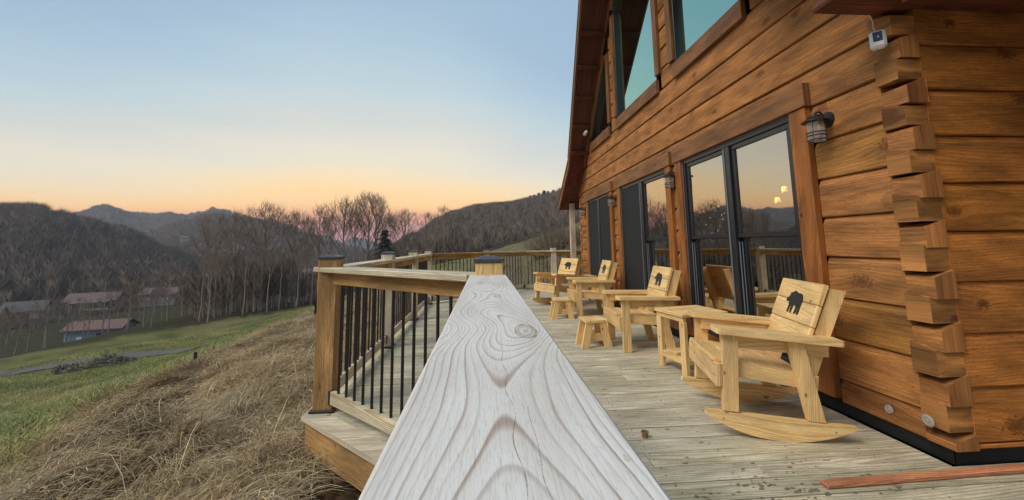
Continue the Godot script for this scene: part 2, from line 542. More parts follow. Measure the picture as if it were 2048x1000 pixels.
func off_track(x: float, z: float) -> float:
	var best := 99.0
	for i in TRACK.size() - 1:
		var p := Geometry2D.get_closest_point_to_segment(Vector2(x, z), Vector2(TRACK[i][0], TRACK[i][1]), Vector2(TRACK[i + 1][0], TRACK[i + 1][1]))
		best = minf(best, p.distance_to(Vector2(x, z)))
	return best

func ground_color(x: float, z: float) -> Color:
	var D := sqrt(x * x + z * z)
	var a := hn1.get_noise_2d(x * 1.3 + 40.0, z * 1.3)
	var b := hn2.get_noise_2d(x * 2.0, z * 2.0 + 60.0)
	var e := hay_edge(z) - x + 0.5 * a
	var straw := Color(0.30, 0.215, 0.12).lerp(Color(0.18, 0.125, 0.075), clampf(0.5 + 0.9 * a + 0.5 * b, 0.0, 1.0))
	var soil := Color(0.088, 0.047, 0.028)
	var dk := smoothstep(0.15, 0.5, a) * 0.6
	dk = maxf(dk, exp(-pow((e + 0.75) / 0.7, 2.0)) * smoothstep(-12.0, -5.0, z) * 0.7)
	straw = straw.lerp(soil, clampf(dk, 0.0, 1.0))
	var grass := Color(0.230, 0.235, 0.088).lerp(Color(0.33, 0.295, 0.13), clampf(0.5 + 1.1 * hn1.get_noise_2d(x * 0.10, z * 0.22) + 0.4 * a, 0.0, 1.0))
	grass = grass.lerp(Color(0.085, 0.115, 0.045), smoothstep(0.0, 0.45, hn2.get_noise_2d(x * 0.05, z * 0.16)) * 0.6)
	if x > 0.0:
		grass = grass.lerp(Color(0.34, 0.30, 0.155), 0.75)
	var c := straw.lerp(grass, smoothstep(-0.25, 0.35, e))
	if x > -3.0 and z < -22.0:
		c = Color(0.33, 0.30, 0.155).lerp(Color(0.25, 0.235, 0.115), clampf(0.5 + 1.2 * a, 0.0, 1.0))
	if x > -1.0 and z < -9.0 and z >= -24.0:
		c = Color(0.32, 0.28, 0.165).lerp(Color(0.20, 0.165, 0.10), clampf(0.5 + a, 0.0, 1.0))
	var wood_in := smoothstep(58.0, 62.0, D + 2.5 * a)
	c = c.lerp(Color(0.085, 0.065, 0.045).lerp(Color(0.10, 0.105, 0.05), smoothstep(-28.0, -45.0, x) * clampf(0.6 + a, 0.0, 1.0)), wood_in)
	return c

func sheet(nr: int, na: int, f: Callable, m: Material) -> ArrayMesh:
	var st := SurfaceTool.new()
	st.begin(Mesh.PRIMITIVE_TRIANGLES)
	st.set_smooth_group(0)
	for i in nr:
		for j in na:
			var q: Array = f.call(i, j)
			st.set_color(q[1])
			st.add_vertex(q[0])
	for i in nr - 1:
		for j in na - 1:
			var a := i * na + j
			for k in [a, a + na, a + 1, a + 1, a + na, a + na + 1]:
				st.add_index(k)
	st.generate_normals()
	var am := st.commit()
	am.surface_set_material(0, m)
	return am

func terrain() -> void:
	var nr := 200
	var na := 560
	var g := put("ground", sheet(nr, na, func(i, j):
		var r := 0.0 if i == 0 else 0.6 * pow(760.0 / 0.6, float(i) / (nr - 1))
		var u := float(j) / (na - 1)
		var az := -PI + u * TAU
		# more columns where the slope lies in view
		az = az - 0.55 * sin(az + 0.5) if true else az
		var x := r * sin(az)
		var z := -r * cos(az)
		return [Vector3(x, ground_at(x, z), z), ground_color(x, z)], M.ground))
	struct(g)
	# gravel track that crosses the field
	var pts := []
	for p in TRACK:
		pts.append(Vector2(p[0], p[1]))
	var mb := MB.new()
	for i in pts.size() - 1:
		for k in 8:
			var a: Vector2 = pts[i].lerp(pts[i + 1], k / 8.0)
			var b: Vector2 = pts[i].lerp(pts[i + 1], (k + 1) / 8.0)
			var d: Vector2 = (pts[i + 1] - pts[i]).normalized().orthogonal() * (0.95 if i < 4 else 0.6)
			var q := []
			for w in [a - d, a, a + d, b + d, b, b - d]:
				q.append(Vector3(w.x, ground_at(w.x, w.y) + 0.05, w.y))
			var sh := 0.9 + 0.2 * hn2.get_noise_2d(a.x * 3.0, a.y * 3.0)
			mb.tint = Color(0.29, 0.285, 0.245) * sh
			mb.quad(q[0], q[1], q[4], q[5], Vector3.UP)
			mb.quad(q[1], q[2], q[3], q[4], Vector3.UP)
	struct(put("gravel_track", mb.mesh(M.ground)))

func ridge(called: String, pts: Array, d0: float, y0: float, d1: float, col: Color, rough: float, sd: int) -> Callable:
	# crest given as (azimuth in degrees, rise over run seen from the deck) at the distance d1; the front slope runs down to (d0, y0)
	var q := noise(sd, 1.0, 3)
	var crest := func(az: float) -> float:
		for i in pts.size() - 1:
			if az <= pts[i + 1][0]:
				var t := smoothstep(0.0, 1.0, clampf((az - pts[i][0]) / (pts[i + 1][0] - pts[i][0]), 0.0, 1.0))
				return lerpf(pts[i][1], pts[i + 1][1], t)
		return pts[-1][1]
	var at := func(az: float, t: float) -> Vector3:
		var a := deg_to_rad(az)
		var yc: float = 1.19 + crest.call(az) * d1
		var D := lerpf(d0, d1, t)
		var y := lerpf(minf(y0, yc - 1.0), yc, smoothstep(0.0, 1.0, t) * 0.55 + t * 0.45) if t <= 1.0 else yc - (t - 1.0) * 0.5 * (d1 - d0)
		y += rough * q.get_noise_2d(sin(a) * D * 0.012, cos(a) * D * 0.012) * minf(t, 1.0) * (1.0 - 0.8 * smoothstep(0.85, 1.0, t))
		return Vector3(sin(a) * D, y, -cos(a) * D)
	var lo: float = pts[0][0]
	var hi: float = pts[-1][0]
	var o := put(called, sheet(26, 140, func(i, j):
		var p: Vector3 = at.call(lerpf(lo, hi, j / 139.0), i / 18.0)
		return [p, col * (0.85 + 0.3 * q.get_noise_2d(p.x * 0.05, p.z * 0.05))], M.ground))
	struct(o)
	return at

# ---------------------------------------------------------------- bare trees
func twig(mb: MB, a: Vector3, b: Vector3, w0: float, w1: float) -> void:
	var d := (b - a).normalized()
	var s := d.cross(Vector3(rng.randf_range(-1, 1), rng.randf_range(-0.3, 0.3), rng.randf_range(-1, 1))).normalized()
	var u := s.cross(d)
	for k in 3:
		var t0 := TAU * k / 3.0
		var t1 := TAU * (k + 1) / 3.0
		var r0 := s * cos(t0) + u * sin(t0)
		var r1 := s * cos(t1) + u * sin(t1)
		mb.quad(a + r0 * w0, a + r1 * w0, b + r1 * w1, b + r0 * w1, r0 + r1)

func branch(mb: MB, a: Vector3, d: Vector3, len: float, w: float, lev: int, up: float) -> void:
	var p := a
	var seg := 3 if lev > 0 else 2
	for i in seg:
		var dd := (d + Vector3(rng.randf_range(-1, 1), rng.randf_range(-0.5, 1.0) * up, rng.randf_range(-1, 1)) * 0.22).normalized()
		var e := p + dd * len / seg
		var w1 := w * (1.0 - 0.75 * (i + 1.0) / seg)
		twig(mb, p, e, w * (1.0 - 0.75 * i / seg), maxf(w1, w * 0.2))
		if lev > 0:
			for k in (2 if lev > 1 else 3):
				var ax := dd.cross(Vector3(rng.randf_range(-1, 1), rng.randf_range(-1, 1), rng.randf_range(-1, 1))).normalized()
				var nd := dd.rotated(ax, rng.randf_range(0.35, 0.85)) + Vector3.UP * 0.18 * up
				branch(mb, p.lerp(e, rng.randf_range(0.3, 1.0)), nd.normalized(), len * rng.randf_range(0.42, 0.62), maxf(w1, w * 0.3) * 0.75, lev - 1, up)
		p = e
		d = dd

# trunk foot at the origin, 1 unit high; a rounded crown whose limbs fan out to an ellipsoid; returns [trunk, crown]
func bare_tree(sd: int, clear: float, wide: float, limbs: int, second: int, twigs: int, thick: float, fine: float) -> Array:
	rng.seed = sd
	var tr := MB.new()
	var cr := MB.new()
	var x := Vector3.ZERO
	var pts := [Vector3.ZERO]
	for i in 7:
		x += Vector3(rng.randf_range(-0.010, 0.010), 0.115, rng.randf_range(-0.010, 0.010))
		pts.append(x)
	tr.tube(pts, thick, thick * 0.22, 7)
	var cy := (clear + 1.0) * 0.5 + 0.06
	var ry := 1.0 - cy
	var curve := func(a: Vector3, b: Vector3, up: float, t: float) -> Vector3:
		var m := a.lerp(b, 0.45) + Vector3.UP * up
		return a.lerp(m, t).lerp(m.lerp(b, t), t)
	for f in limbs:
		var t := lerpf(clear, 0.78, float(f) / maxf(limbs - 1, 1))
		var k := int(t / 0.115)
		var a: Vector3 = pts[mini(k, 6)].lerp(pts[mini(k + 1, 7)], fposmod(t / 0.115, 1.0))
		var az := f * 2.4 + rng.randf() * 0.7
		var el := lerpf(0.05, 1.25, float(f) / maxf(limbs - 1, 1)) + rng.randf_range(-0.2, 0.2)
		var rr := rng.randf_range(0.82, 1.0)
		var b := Vector3(cos(az) * cos(el) * wide * rr, cy + sin(el) * ry * rr, sin(az) * cos(el) * wide * rr)
		var up := -0.03 + 0.02 * rng.randf()
		var w := thick * 0.36 * (1.15 - 0.6 * t)
		var p := a
		for s in 6:
			var e: Vector3 = curve.call(a, b, up, (s + 1) / 6.0)
			e += Vector3(rng.randf_range(-1, 1), rng.randf_range(-1, 1), rng.randf_range(-1, 1)) * 0.006
			twig(cr, p, e, lerpf(w, fine, s / 6.0), lerpf(w, fine, (s + 1) / 6.0))
			p = e
		for q in second:
			var u := rng.randf_range(0.25, 0.95)
			var c: Vector3 = curve.call(a, b, up, u)
			var az2 := az + rng.randfn(0.0, 0.55)
			var el2 := el + rng.randfn(0.0, 0.42)
			var r2 := rng.randf_range(0.7, 1.0)
			var d := Vector3(cos(az2) * cos(el2) * wide * r2, cy + sin(el2) * ry * r2, sin(az2) * cos(el2) * wide * r2)
			d = c.lerp(d, rng.randf_range(0.5, 1.0))
			var w2 := lerpf(w, fine, u) * 0.6
			p = c
			for s in 3:
				var e: Vector3 = curve.call(c, d, -0.012, (s + 1) / 3.0)
				e += Vector3(rng.randf_range(-1, 1), rng.randf_range(-1, 1), rng.randf_range(-1, 1)) * 0.005
				twig(cr, p, e, lerpf(w2, fine * 0.8, s / 3.0), lerpf(w2, fine * 0.8, (s + 1) / 3.0))
				p = e
			var out := (d - Vector3(0, cy - 0.2, 0)).normalized()
			for g in twigs:
				var o: Vector3 = curve.call(c, d, -0.012, rng.randf_range(0.35, 1.0))
				var td := (out + Vector3(rng.randf_range(-1, 1), rng.randf_range(-0.5, 1), rng.randf_range(-1, 1)) * 0.8).normalized()
				twig(cr, o, o + td * rng.randf_range(0.03, 0.085), fine * 0.8, fine * 0.35)
	return [tr.mesh(M.bark_pale), cr.mesh(M.bark_twig)]

func conifer(sd: int) -> Array:
	rng.seed = sd
	var tr := MB.new()
	tr.tube([Vector3.ZERO, Vector3(0, 0.5, 0), Vector3(0, 0.98, 0)], 0.025, 0.004, 6)
	var cr := MB.new()
	for i in 900:
		var t := pow(rng.randf(), 0.8)
		var y := lerpf(0.08, 1.0, t)
		var r := (1.0 - t) * 0.26 * sqrt(rng.randf()) * (0.75 + 0.25 * sin(y * 70.0))
		var az := rng.randf() * TAU
		var p := Vector3(cos(az) * r, y - r * 0.25, sin(az) * r)
		var o := Vector3(cos(az), -0.45, sin(az)).normalized()
		var s := o.cross(Vector3.UP).normalized()
		var g := rng.randf_range(0.6, 1.3)
		cr.tint = Color(0.055 * g, 0.068 * g, 0.046 * g)
		var l := rng.randf_range(0.03, 0.06)
		cr.tri(p - s * l * 0.4, p + s * l * 0.4, p + o * l * 1.6, Vector3.UP + o)
	return [tr.mesh(M.bark), cr.mesh(M.plant)]

func tree(called: String, label: String, kind: Array, x: float, z: float, y: float, h: float, wide: float, turn: float, group: String) -> void:
	var t := thing(called, label, "tree", Vector3(x, y, z), group)
	t.scale = Vector3(h * wide, h, h * wide)
	t.rotation.y = turn
	put("trunk", kind[0], t)
	put("crown", kind[1], t)

func scatter(called: String, mesh: Mesh, xf: Array, cols: Array, parent: Node3D = null) -> void:
	var mm := MultiMesh.new()
	mm.transform_format = MultiMesh.TRANSFORM_3D
	mm.use_colors = true
	mm.mesh = mesh
	mm.instance_count = xf.size()
	for i in xf.size():
		mm.set_instance_transform(i, xf[i])
		mm.set_instance_color(i, cols[i])
	var o := MultiMeshInstance3D.new()
	o.multimesh = mm
	o.name = numbered(called)
	if parent:
		parent.add_child(o, true)
	else:
		add_child(o)
	struct(o, "stuff")

func forest_tree(sd: int) -> ArrayMesh:
	rng.seed = sd
	var mb := MB.new()
	mb.tint = Color(0.8, 0.8, 0.8)
	twig(mb, Vector3.ZERO, Vector3(rng.randf_range(-0.04, 0.04), 0.8, 0), 0.02, 0.006)
	mb.tint = Color(1, 1, 1)
	for i in 150:
		var t := rng.randf_range(0.28, 0.86)
		var az := rng.randf() * TAU
		var r := rng.randf_range(0.12, 0.30) * sqrt(maxf(0.1, 1.0 - pow((t - 0.5) / 0.5, 2.0)))
		var a := Vector3(cos(az) * 0.25 * r, t * 0.9, sin(az) * 0.25 * r)
		var b := Vector3(cos(az) * r, t + r * 0.75, sin(az) * r)
		var s := Vector3(-sin(az), rng.randf_range(-0.5, 0.5), cos(az)) * rng.randf_range(0.003, 0.0075)
		mb.tri(a - s, a + s, b, Vector3(cos(az), 0.5, sin(az)))
	# twigs catch light from all round: soften the facets
	for i in mb.n.size():
		mb.n[i] = (mb.n[i] * 0.25 + Vector3.UP * 0.6 + Vector3(0, 0, 0.15)).normalized()
	return mb.mesh(M.bark)

func forests(hills: Array) -> void:
	var kinds := []
	for i in 5:
		kinds.append(forest_tree(300 + i))
	# at, az0, az1, t0, t1, count, height
	for q in hills:
		var xf := [[], [], [], [], []]
		var cl := [[], [], [], [], []]
		rng.seed = int(q[5])
		for i in q[5]:
			var t: float = lerpf(q[3], q[4], sqrt(rng.randf()))
			var p: Vector3 = q[0].call(rng.randf_range(q[1], q[2]), t)
			var h: float = q[6] * rng.randf_range(0.65, 1.15)
			var w := h * rng.randf_range(0.9, 1.5)
			var k := rng.randi() % 5
			xf[k].append(Transform3D(Basis(Vector3.UP, rng.randf() * TAU).scaled(Vector3(w, h, w)), p - Vector3.UP * 0.4))
			var g := rng.randf_range(0.78, 1.14)
			cl[k].append(Color(g, g * rng.randf_range(0.94, 1.0), g * rng.randf_range(0.86, 1.0)) * q[7])
		for k in 5:
			scatter(q[8], kinds[k], xf[k], cl[k])

func woods() -> void:
	var left: Callable = ridge("hill", [[-100.0, 0.05], [-80.0, 0.09], [-62.0, 0.085], [-49.2, 0.052], [-47.5, 0.053], [-45.7, 0.043], [-44.2, 0.030], [-41.8, 0.012], [-37.8, -0.020], [-33.7, -0.06]], 172.0, -17.0, 330.0, Color(0.11, 0.10, 0.085), 8.0, 21)
	var blue: Callable = ridge("hill", [[-70.0, 0.05], [-52.0, 0.05], [-45.6, 0.046], [-44.2, 0.058], [-42.5, 0.070], [-40.8, 0.061], [-38.1, 0.058], [-36.4, 0.059], [-35.1, 0.067], [-33.7, 0.070], [-31.8, 0.062], [-29.2, 0.05], [-20.0, 0.0]], 600.0, -18.0, 1000.0, Color(0.11, 0.105, 0.09), 22.0, 22)
	var mid: Callable = ridge("hill", [[-42.0, -0.01], [-39.2, 0.016], [-36.4, 0.044], [-33.7, 0.061], [-31.8, 0.055], [-29.2, 0.043], [-27.0, 0.033], [-23.6, 0.017], [-21.8, 0.000], [-18.7, -0.014], [-14.7, -0.035]], 260.0, -17.5, 620.0, Color(0.115, 0.105, 0.085), 12.0, 23)
	var far: Callable = ridge("mountain", [[-30.0, 0.02], [-24.7, 0.031], [-22.4, 0.030], [-19.3, 0.014], [-17.1, 0.021], [-14.8, 0.009], [-12.1, 0.003], [-4.0, 0.01]], 1050.0, -18.0, 1500.0, Color(0.08, 0.08, 0.075), 30.0, 24)
	var right: Callable = ridge("hill", [[-17.5, -0.045], [-16.1, -0.035], [-13.4, -0.020], [-10.0, 0.008], [-6.5, 0.048], [-4.7, 0.065], [-0.6, 0.083], [3.1, 0.090], [6.9, 0.100], [9.9, 0.108], [12.9, 0.117], [15.8, 0.124], [40.0, 0.2]], 92.0, -6.0, 300.0, Color(0.10, 0.09, 0.072), 7.0, 25)
	forests([
		[left, -78.0, -35.0, 0.0, 1.02, 13000, 11.0, 0.85, "bare_woods"],
		[mid, -41.0, -15.5, 0.0, 1.02, 14000, 11.0, 0.95, "bare_woods"],
		[right, -17.3, 22.0, 0.0, 1.03, 10000, 8.5, 0.85, "bare_woods"],
		[blue, -60.0, -22.0, 0.5, 1.02, 8000, 14.0, 0.95, "bare_woods"],
	])
	# valley floor between field and hills
	var kinds := [forest_tree(400), forest_tree(401), forest_tree(402)]
	var xf := [[], [], []]
	var cl := [[], [], []]
	rng.seed = 77
	for i in 3400:
		var az := deg_to_rad(rng.randf_range(-80.0, -3.0))
		var D := rng.randf_range(63.0, 250.0)
		var x := sin(az) * D
		var z := -cos(az) * D
		# the clearing round the houses
		if rad_to_deg(az) < -36.0 and D < 175.0 and D > 60.0 and (D < 150.0 or rng.randf() < 0.8):
			continue
		if rad_to_deg(az) > -34.0 and D > 190.0 and rng.randf() < 0.5:
			continue
		var h := rng.randf_range(4.0, 7.5) * (0.75 if rad_to_deg(az) > -24.5 else 1.0)
		if D > 100.0 and rad_to_deg(az) < -24.5:
			h *= 1.3
		var k := rng.randi() % 3
		xf[k].append(Transform3D(Basis(Vector3.UP, rng.randf() * TAU).scaled(Vector3(h, h, h)), Vector3(x, ground_at(x, z) - 0.2, z)))
		var g := rng.randf_range(0.6, 1.1)
		cl[k].append(Color(g, g * 0.96, g * 0.9) * 0.75)
	for k in 3:
		scatter("valley_undergrowth", kinds[k], xf[k], cl[k])
	# evergreens on the right hill
	var con := [conifer(500), conifer(501)]
	var ev := [[-1.0, 0.88, 8.0], [1.2, 0.9, 9.0], [6.9, 0.93, 10.0], [8.2, 0.95, 10.5], [9.6, 0.99, 10.0], [10.4, 0.96, 10.5], [7.5, 0.8, 10.0], [4.0, 0.86, 8.0], [11.4, 0.9, 11.0], [9.0, 0.72, 10.0], [2.4, 0.7, 9.0]]
	for i in ev.size():
		var p: Vector3 = right.call(ev[i][0], ev[i][1])
		tree("pine_tree", "dark evergreen among bare woods on the right hillside", con[i % 2], p.x, p.z, p.y - 0.3, ev[i][2], 1.9, i * 1.3, "evergreens on the right hill")
	var se := deg_to_rad(-14.2)
	tree("fir_tree", "small dark conical fir below the tallest bare trees", con[0], sin(se) * 74.0, -cos(se) * 74.0, ground_at(sin(se) * 74.0, -cos(se) * 74.0), 9.6, 1.7, 0.3, "")
	# the skyline trees beyond the field
	var kd := [bare_tree(601, 0.34, 0.26, 13, 10, 6, 0.017, 0.0011), bare_tree(602, 0.40, 0.22, 12, 10, 6, 0.015, 0.0011), bare_tree(603, 0.30, 0.29, 15, 11, 6, 0.018, 0.0011), bare_tree(604, 0.42, 0.27, 12, 9, 6, 0.015, 0.0011)]
	var kw := [bare_tree(611, 0.60, 0.16, 8, 5, 4, 0.012, 0.002), bare_tree(612, 0.66, 0.13, 7, 5, 4, 0.010, 0.002), bare_tree(613, 0.55, 0.18, 8, 5, 4, 0.012, 0.002)]
	var hero := [
		[-16.6, 0.130, 78.0, 2, "tallest bare tree on the skyline, broad rounded crown", 1.0],
		[-15.7, 0.126, 79.0, 0, "slim bare tree whose crown merges with the tallest one", 0.85],
		[-19.5, 0.116, 76.0, 0, "second tallest bare tree, left of the tallest crown", 1.0],
		[-22.3, 0.094, 74.0, 1, "narrow bare tree standing left of the two tallest", 0.95],
		[-11.6, 0.092, 80.0, 2, "round-headed bare tree just above the corner post cap", 1.05],
		[-25.5, 0.087, 72.0, 3, "bare tree with a low flat crown above the large left post", 1.05],
		[-28.3, 0.099, 70.0, 2, "wide spreading bare tree above the ridge end", 1.05],
		[-31.3, 0.078, 70.0, 1, "sparse bare tree before the hump of the middle ridge", 0.9],
		[-8.3, 0.086, 84.0, 3, "thin faint bare tree beside the right hill slope", 0.9],
		[-6.0, 0.098, 100.0, 1, "faint bare tree poking above the right hill shoulder", 0.9],
		[-20.9, 0.082, 82.0, 3, "slender bare tree between the two larger crowns", 0.8],
		[-17.9, 0.088, 84.0, 1, "smaller bare tree filling the gap between tallest crowns", 0.9],
		[-13.6, 0.084, 84.0, 3, "smaller bare tree right of the tallest crown", 0.9],
		[-24.0, 0.070, 80.0, 1, "low bare tree between the flat crown and narrow tree", 0.9],
		[-33.6, 0.074, 75.0, 0, "leftmost bare tree rising above the far ridge", 0.85],
	]
	for i in hero.size():
		var a := deg_to_rad(hero[i][0])
		var x: float = sin(a) * hero[i][2]
		var z: float = -cos(a) * hero[i][2]
		var y := ground_at(x, z) - 0.2
		tree("bare_tree", hero[i][4], kd[hero[i][3]], x, z, y, 1.19 + hero[i][1] * 1.08 * hero[i][2] - y, hero[i][5], i * 1.7, "bare trees on the skyline")
	rng.seed = 909
	var spots := []
	for i in 34:
		spots.append([lerpf(-34.5, -23.0, (i + rng.randf_range(0.1, 0.9)) / 34.0), rng.randf_range(60.5, 72.0), rng.randf_range(7.5, 10.0), rng.randi() % 3, rng.randf() * TAU])
	for i in 10:
		spots.append([lerpf(-22.5, -6.0, (i + rng.randf()) / 10.0), rng.randf_range(62.0, 80.0), rng.randf_range(3.5, 5.0), rng.randi() % 3, rng.randf() * TAU])
	for s in spots:
		var a := deg_to_rad(s[0])
		var x: float = sin(a) * s[1]
		var z: float = -cos(a) * s[1]
		tree("woodline_tree", "slim pale-trunked bare tree in the row along the field edge", kw[s[3]], x, z, ground_at(x, z) - 0.2, s[2], 1.0, s[4], "bare trees along the field edge")

# ---------------------------------------------------------------- house
const WX := 2.463       # front face of the log wall
const ZN := -1.99       # near corner (side wall face)
const ZF := -9.74       # far corner
const ZC := -5.87       # ridge
const PITCH := 0.2805
var house: Node3D

func roof_y(z: float) -> float:      # underside of the roof
	return 6.82 - (1.2 if z < ZC else 1.07) * absf(z - ZC)

func edge_x(z: float) -> float:      # the prow: the overhang grows towards the ridge
	return 1.82 + 0.08 * absf(z - ZC)

func log_profile(y0: float, y1: float) -> PackedVector2Array:
	# (depth outward, height): flat face, sloped shelf on top, small shadow groove
	var h := y1 - y0
	var sh := minf(0.045, h * 0.3)
	return PackedVector2Array([Vector2(-0.14, y0), Vector2(-0.007, y0), Vector2(0.0, y0 + 0.007), Vector2(0.0, y1 - sh), Vector2(-0.004, y1 - sh + 0.004), Vector2(-0.020, y1 - 0.005), Vector2(-0.030, y1), Vector2(-0.14, y1)])

func front_log(z0: float, z1: float, y0: float, y1: float) -> void:
	var b := MB.new()
	b.grain = 2
	b.off = Vector2(rng.randf() * 3.0, rng.randf() * 3.2)
	var sh := rng.randf_range(0.80, 1.16)
	b.tint = Color(sh, sh * rng.randf_range(0.97, 1.10), sh * rng.randf_range(0.86, 1.10))
	b.prism(log_profile(y0, y1), Vector3.ZERO, Vector3(-1, 0, 0), Vector3.UP, Vector3(0, 0, 1), -(z1 - z0) * 0.5, (z1 - z0) * 0.5)
	put("log", b.mesh(M.log), house, Vector3(WX, 0, (z0 + z1) * 0.5) - house.position)

func hole_ok(z0: float, z1: float, y: float) -> bool:
	return z1 - z0 > 0.05

func course_segments(yc: float) -> Array:
	var lo := ZF + 0.14
	var hi := ZN - 0.13
	if yc > 3.0:
		var reach := (6.82 - yc) / 1.2
		lo = maxf(lo, ZC - reach)
		if yc > 3.2:
			hi = minf(hi, ZC + (6.9 - yc) / 1.05)
	var cuts := []
	if yc < 2.2 and yc > 0.1:
		cuts = [[-8.98, -7.11], [-6.81, -4.78], [-4.64, -2.63]]
	elif yc > 3.32:
		cuts = [[-9.7, -7.04], [-6.77, -4.93], [-4.62, -2.0]]
		if yc < 3.6:
			cuts = [[-8.52, -7.04], [-6.77, -4.93], [-4.62, -3.15]]
	var out := []
	var z := lo
	for c in cuts:
		if c[0] > z:
			out.append([z, minf(c[0], hi)])
		z = maxf(z, c[1])
	if z < hi:
		out.append([z, hi])
	return out

func hb(called: String, parent: Node3D, c: Vector3, s: Vector3, grain: int, mat: String, rot := Vector3.ZERO, bev := 0.003) -> MeshInstance3D:
	return bx(called, parent, c - house.position, s, grain, mat, rot, bev)

func pane_quad(pts: Array, thick: float, mat: String) -> ArrayMesh:
	# pts in (z, y); a real sheet with thickness
	var b := MB.new()
	var poly := PackedVector2Array()
	for p in pts:
		poly.append(Vector2(p[0], p[1]))
	b.grain = 1
	b.prism(poly, Vector3.ZERO, Vector3(0, 0, 1), Vector3.UP, Vector3(-1, 0, 0), -thick * 0.5, thick * 0.5)
	return b.mesh(M[mat])

func twin_window(z0: float, z1: float, screens: Array, label: String) -> void:
	var y0 := 0.20
	var y1 := 2.20
	var fx := WX - 0.012       # the frame stands a little proud of the logs
	var w := put("window", board(Vector3(0.07, 0.05, z1 - z0), 2, "vinyl", 0.004), house, Vector3(fx + 0.03, y1 - 0.025, (z0 + z1) * 0.5) - house.position)
	w.set_meta("label", label)
	var o := w.position + house.position
	var add := func(nm: String, c: Vector3, s: Vector3, mat: String) -> void:
		put(nm, board(s, 1 if s.y > s.z else 2, mat, 0.004), w, c - o)
	add.call("frame", Vector3(fx + 0.03, y0 + 0.025, (z0 + z1) * 0.5), Vector3(0.07, 0.05, z1 - z0), "vinyl")
	for z in [z0 + 0.025, z1 - 0.025]:
		add.call("frame", Vector3(fx + 0.03, (y0 + y1) * 0.5, z), Vector3(0.069, y1 - y0 - 0.1, 0.05), "vinyl")
	add.call("flange", Vector3(fx - 0.008, y1 - 0.006, (z0 + z1) * 0.5), Vector3(0.006, 0.012, z1 - z0), "vinyl_edge")
	for z in [z0 + 0.006, z1 - 0.006]:
		add.call("flange", Vector3(fx - 0.008, (y0 + y1) * 0.5 - 0.006, z), Vector3(0.006, y1 - y0 - 0.014, 0.012), "vinyl_edge")
	var zm := (z0 + z1) * 0.5
	add.call("mullion", Vector3(fx + 0.028, (y0 + y1) * 0.5, zm), Vector3(0.075, y1 - y0 - 0.1, 0.10), "vinyl")
	add.call("flange", Vector3(fx - 0.013, (y0 + y1) * 0.5, zm - 0.028), Vector3(0.006, y1 - y0 - 0.12, 0.022), "vinyl_edge")
	for u in 2:
		var a := z0 + 0.05 if u == 0 else zm + 0.05
		var b := zm - 0.05 if u == 0 else z1 - 0.05
		var ym := 1.255
		for up in 2:
			var sy0 := ym - 0.02 if up == 1 else y0 + 0.05
			var sy1 := y1 - 0.05 if up == 1 else ym + 0.02
			var sx := fx + 0.030 if up == 1 else fx + 0.066
			var ss := 0.045
			add.call("sash", Vector3(sx, sy1 - ss * 0.5, (a + b) * 0.5), Vector3(0.035, ss, b - a - 0.002), "vinyl")
			add.call("sash", Vector3(sx - 0.001, sy0 + ss * 0.5, (a + b) * 0.5), Vector3(0.035, ss, b - a - 0.002), "vinyl")
			for z in [a + ss * 0.5 + 0.001, b - ss * 0.5 - 0.001]:
				add.call("sash", Vector3(sx + 0.001, (sy0 + sy1) * 0.5, z), Vector3(0.033, sy1 - sy0 - ss * 2.0, ss), "vinyl")
			if up == 0:
				add.call("track", Vector3(fx + 0.02, (sy0 + sy1) * 0.5 - 0.03, a + 0.012), Vector3(0.012, sy1 - sy0 - 0.1, 0.014), "vinyl_edge")
				add.call("track", Vector3(fx + 0.035, (sy0 + sy1) * 0.5 - 0.03, a + 0.032), Vector3(0.012, sy1 - sy0 - 0.1, 0.008), "vinyl_edge")
			put("pane", pane_quad([[a + ss, sy0 + ss], [b - ss, sy0 + ss], [b - ss, sy1 - ss], [a + ss, sy1 - ss]], 0.006, "glass_low"), w, Vector3(sx + 0.004, 0, 0) - o)
		if screens[u]:
			put("screen", pane_quad([[a + 0.004, y0 + 0.055], [b - 0.004, y0 + 0.055], [b - 0.004, y1 - 0.055], [a + 0.004, y1 - 0.055]], 0.002, "screen"), w, Vector3(fx + 0.002, 0, 0) - o)
	# casing boards
	var tx := WX - 0.022
	var left := 0.14
	var right := 0.14 if z1 < -3.0 else 0.155
	hb("casing", house, Vector3(tx, 1.155, z1 + right * 0.5 + 0.002), Vector3(0.05, 2.09, right), 1, "trim")
	hb("casing", house, Vector3(tx, 1.155, z0 - left * 0.5 - 0.002), Vector3(0.05, 2.09, left), 1, "trim")
	hb("header_board", house, Vector3(tx - 0.008, 2.295, (z0 + z1) * 0.5), Vector3(0.062, 0.185, z1 - z0 + left + right + 0.05), 2, "trim_red")
	hb("sill_board", house, Vector3(tx, 0.155, (z0 + z1) * 0.5), Vector3(0.05, 0.09, z1 - z0), 2, "trim")

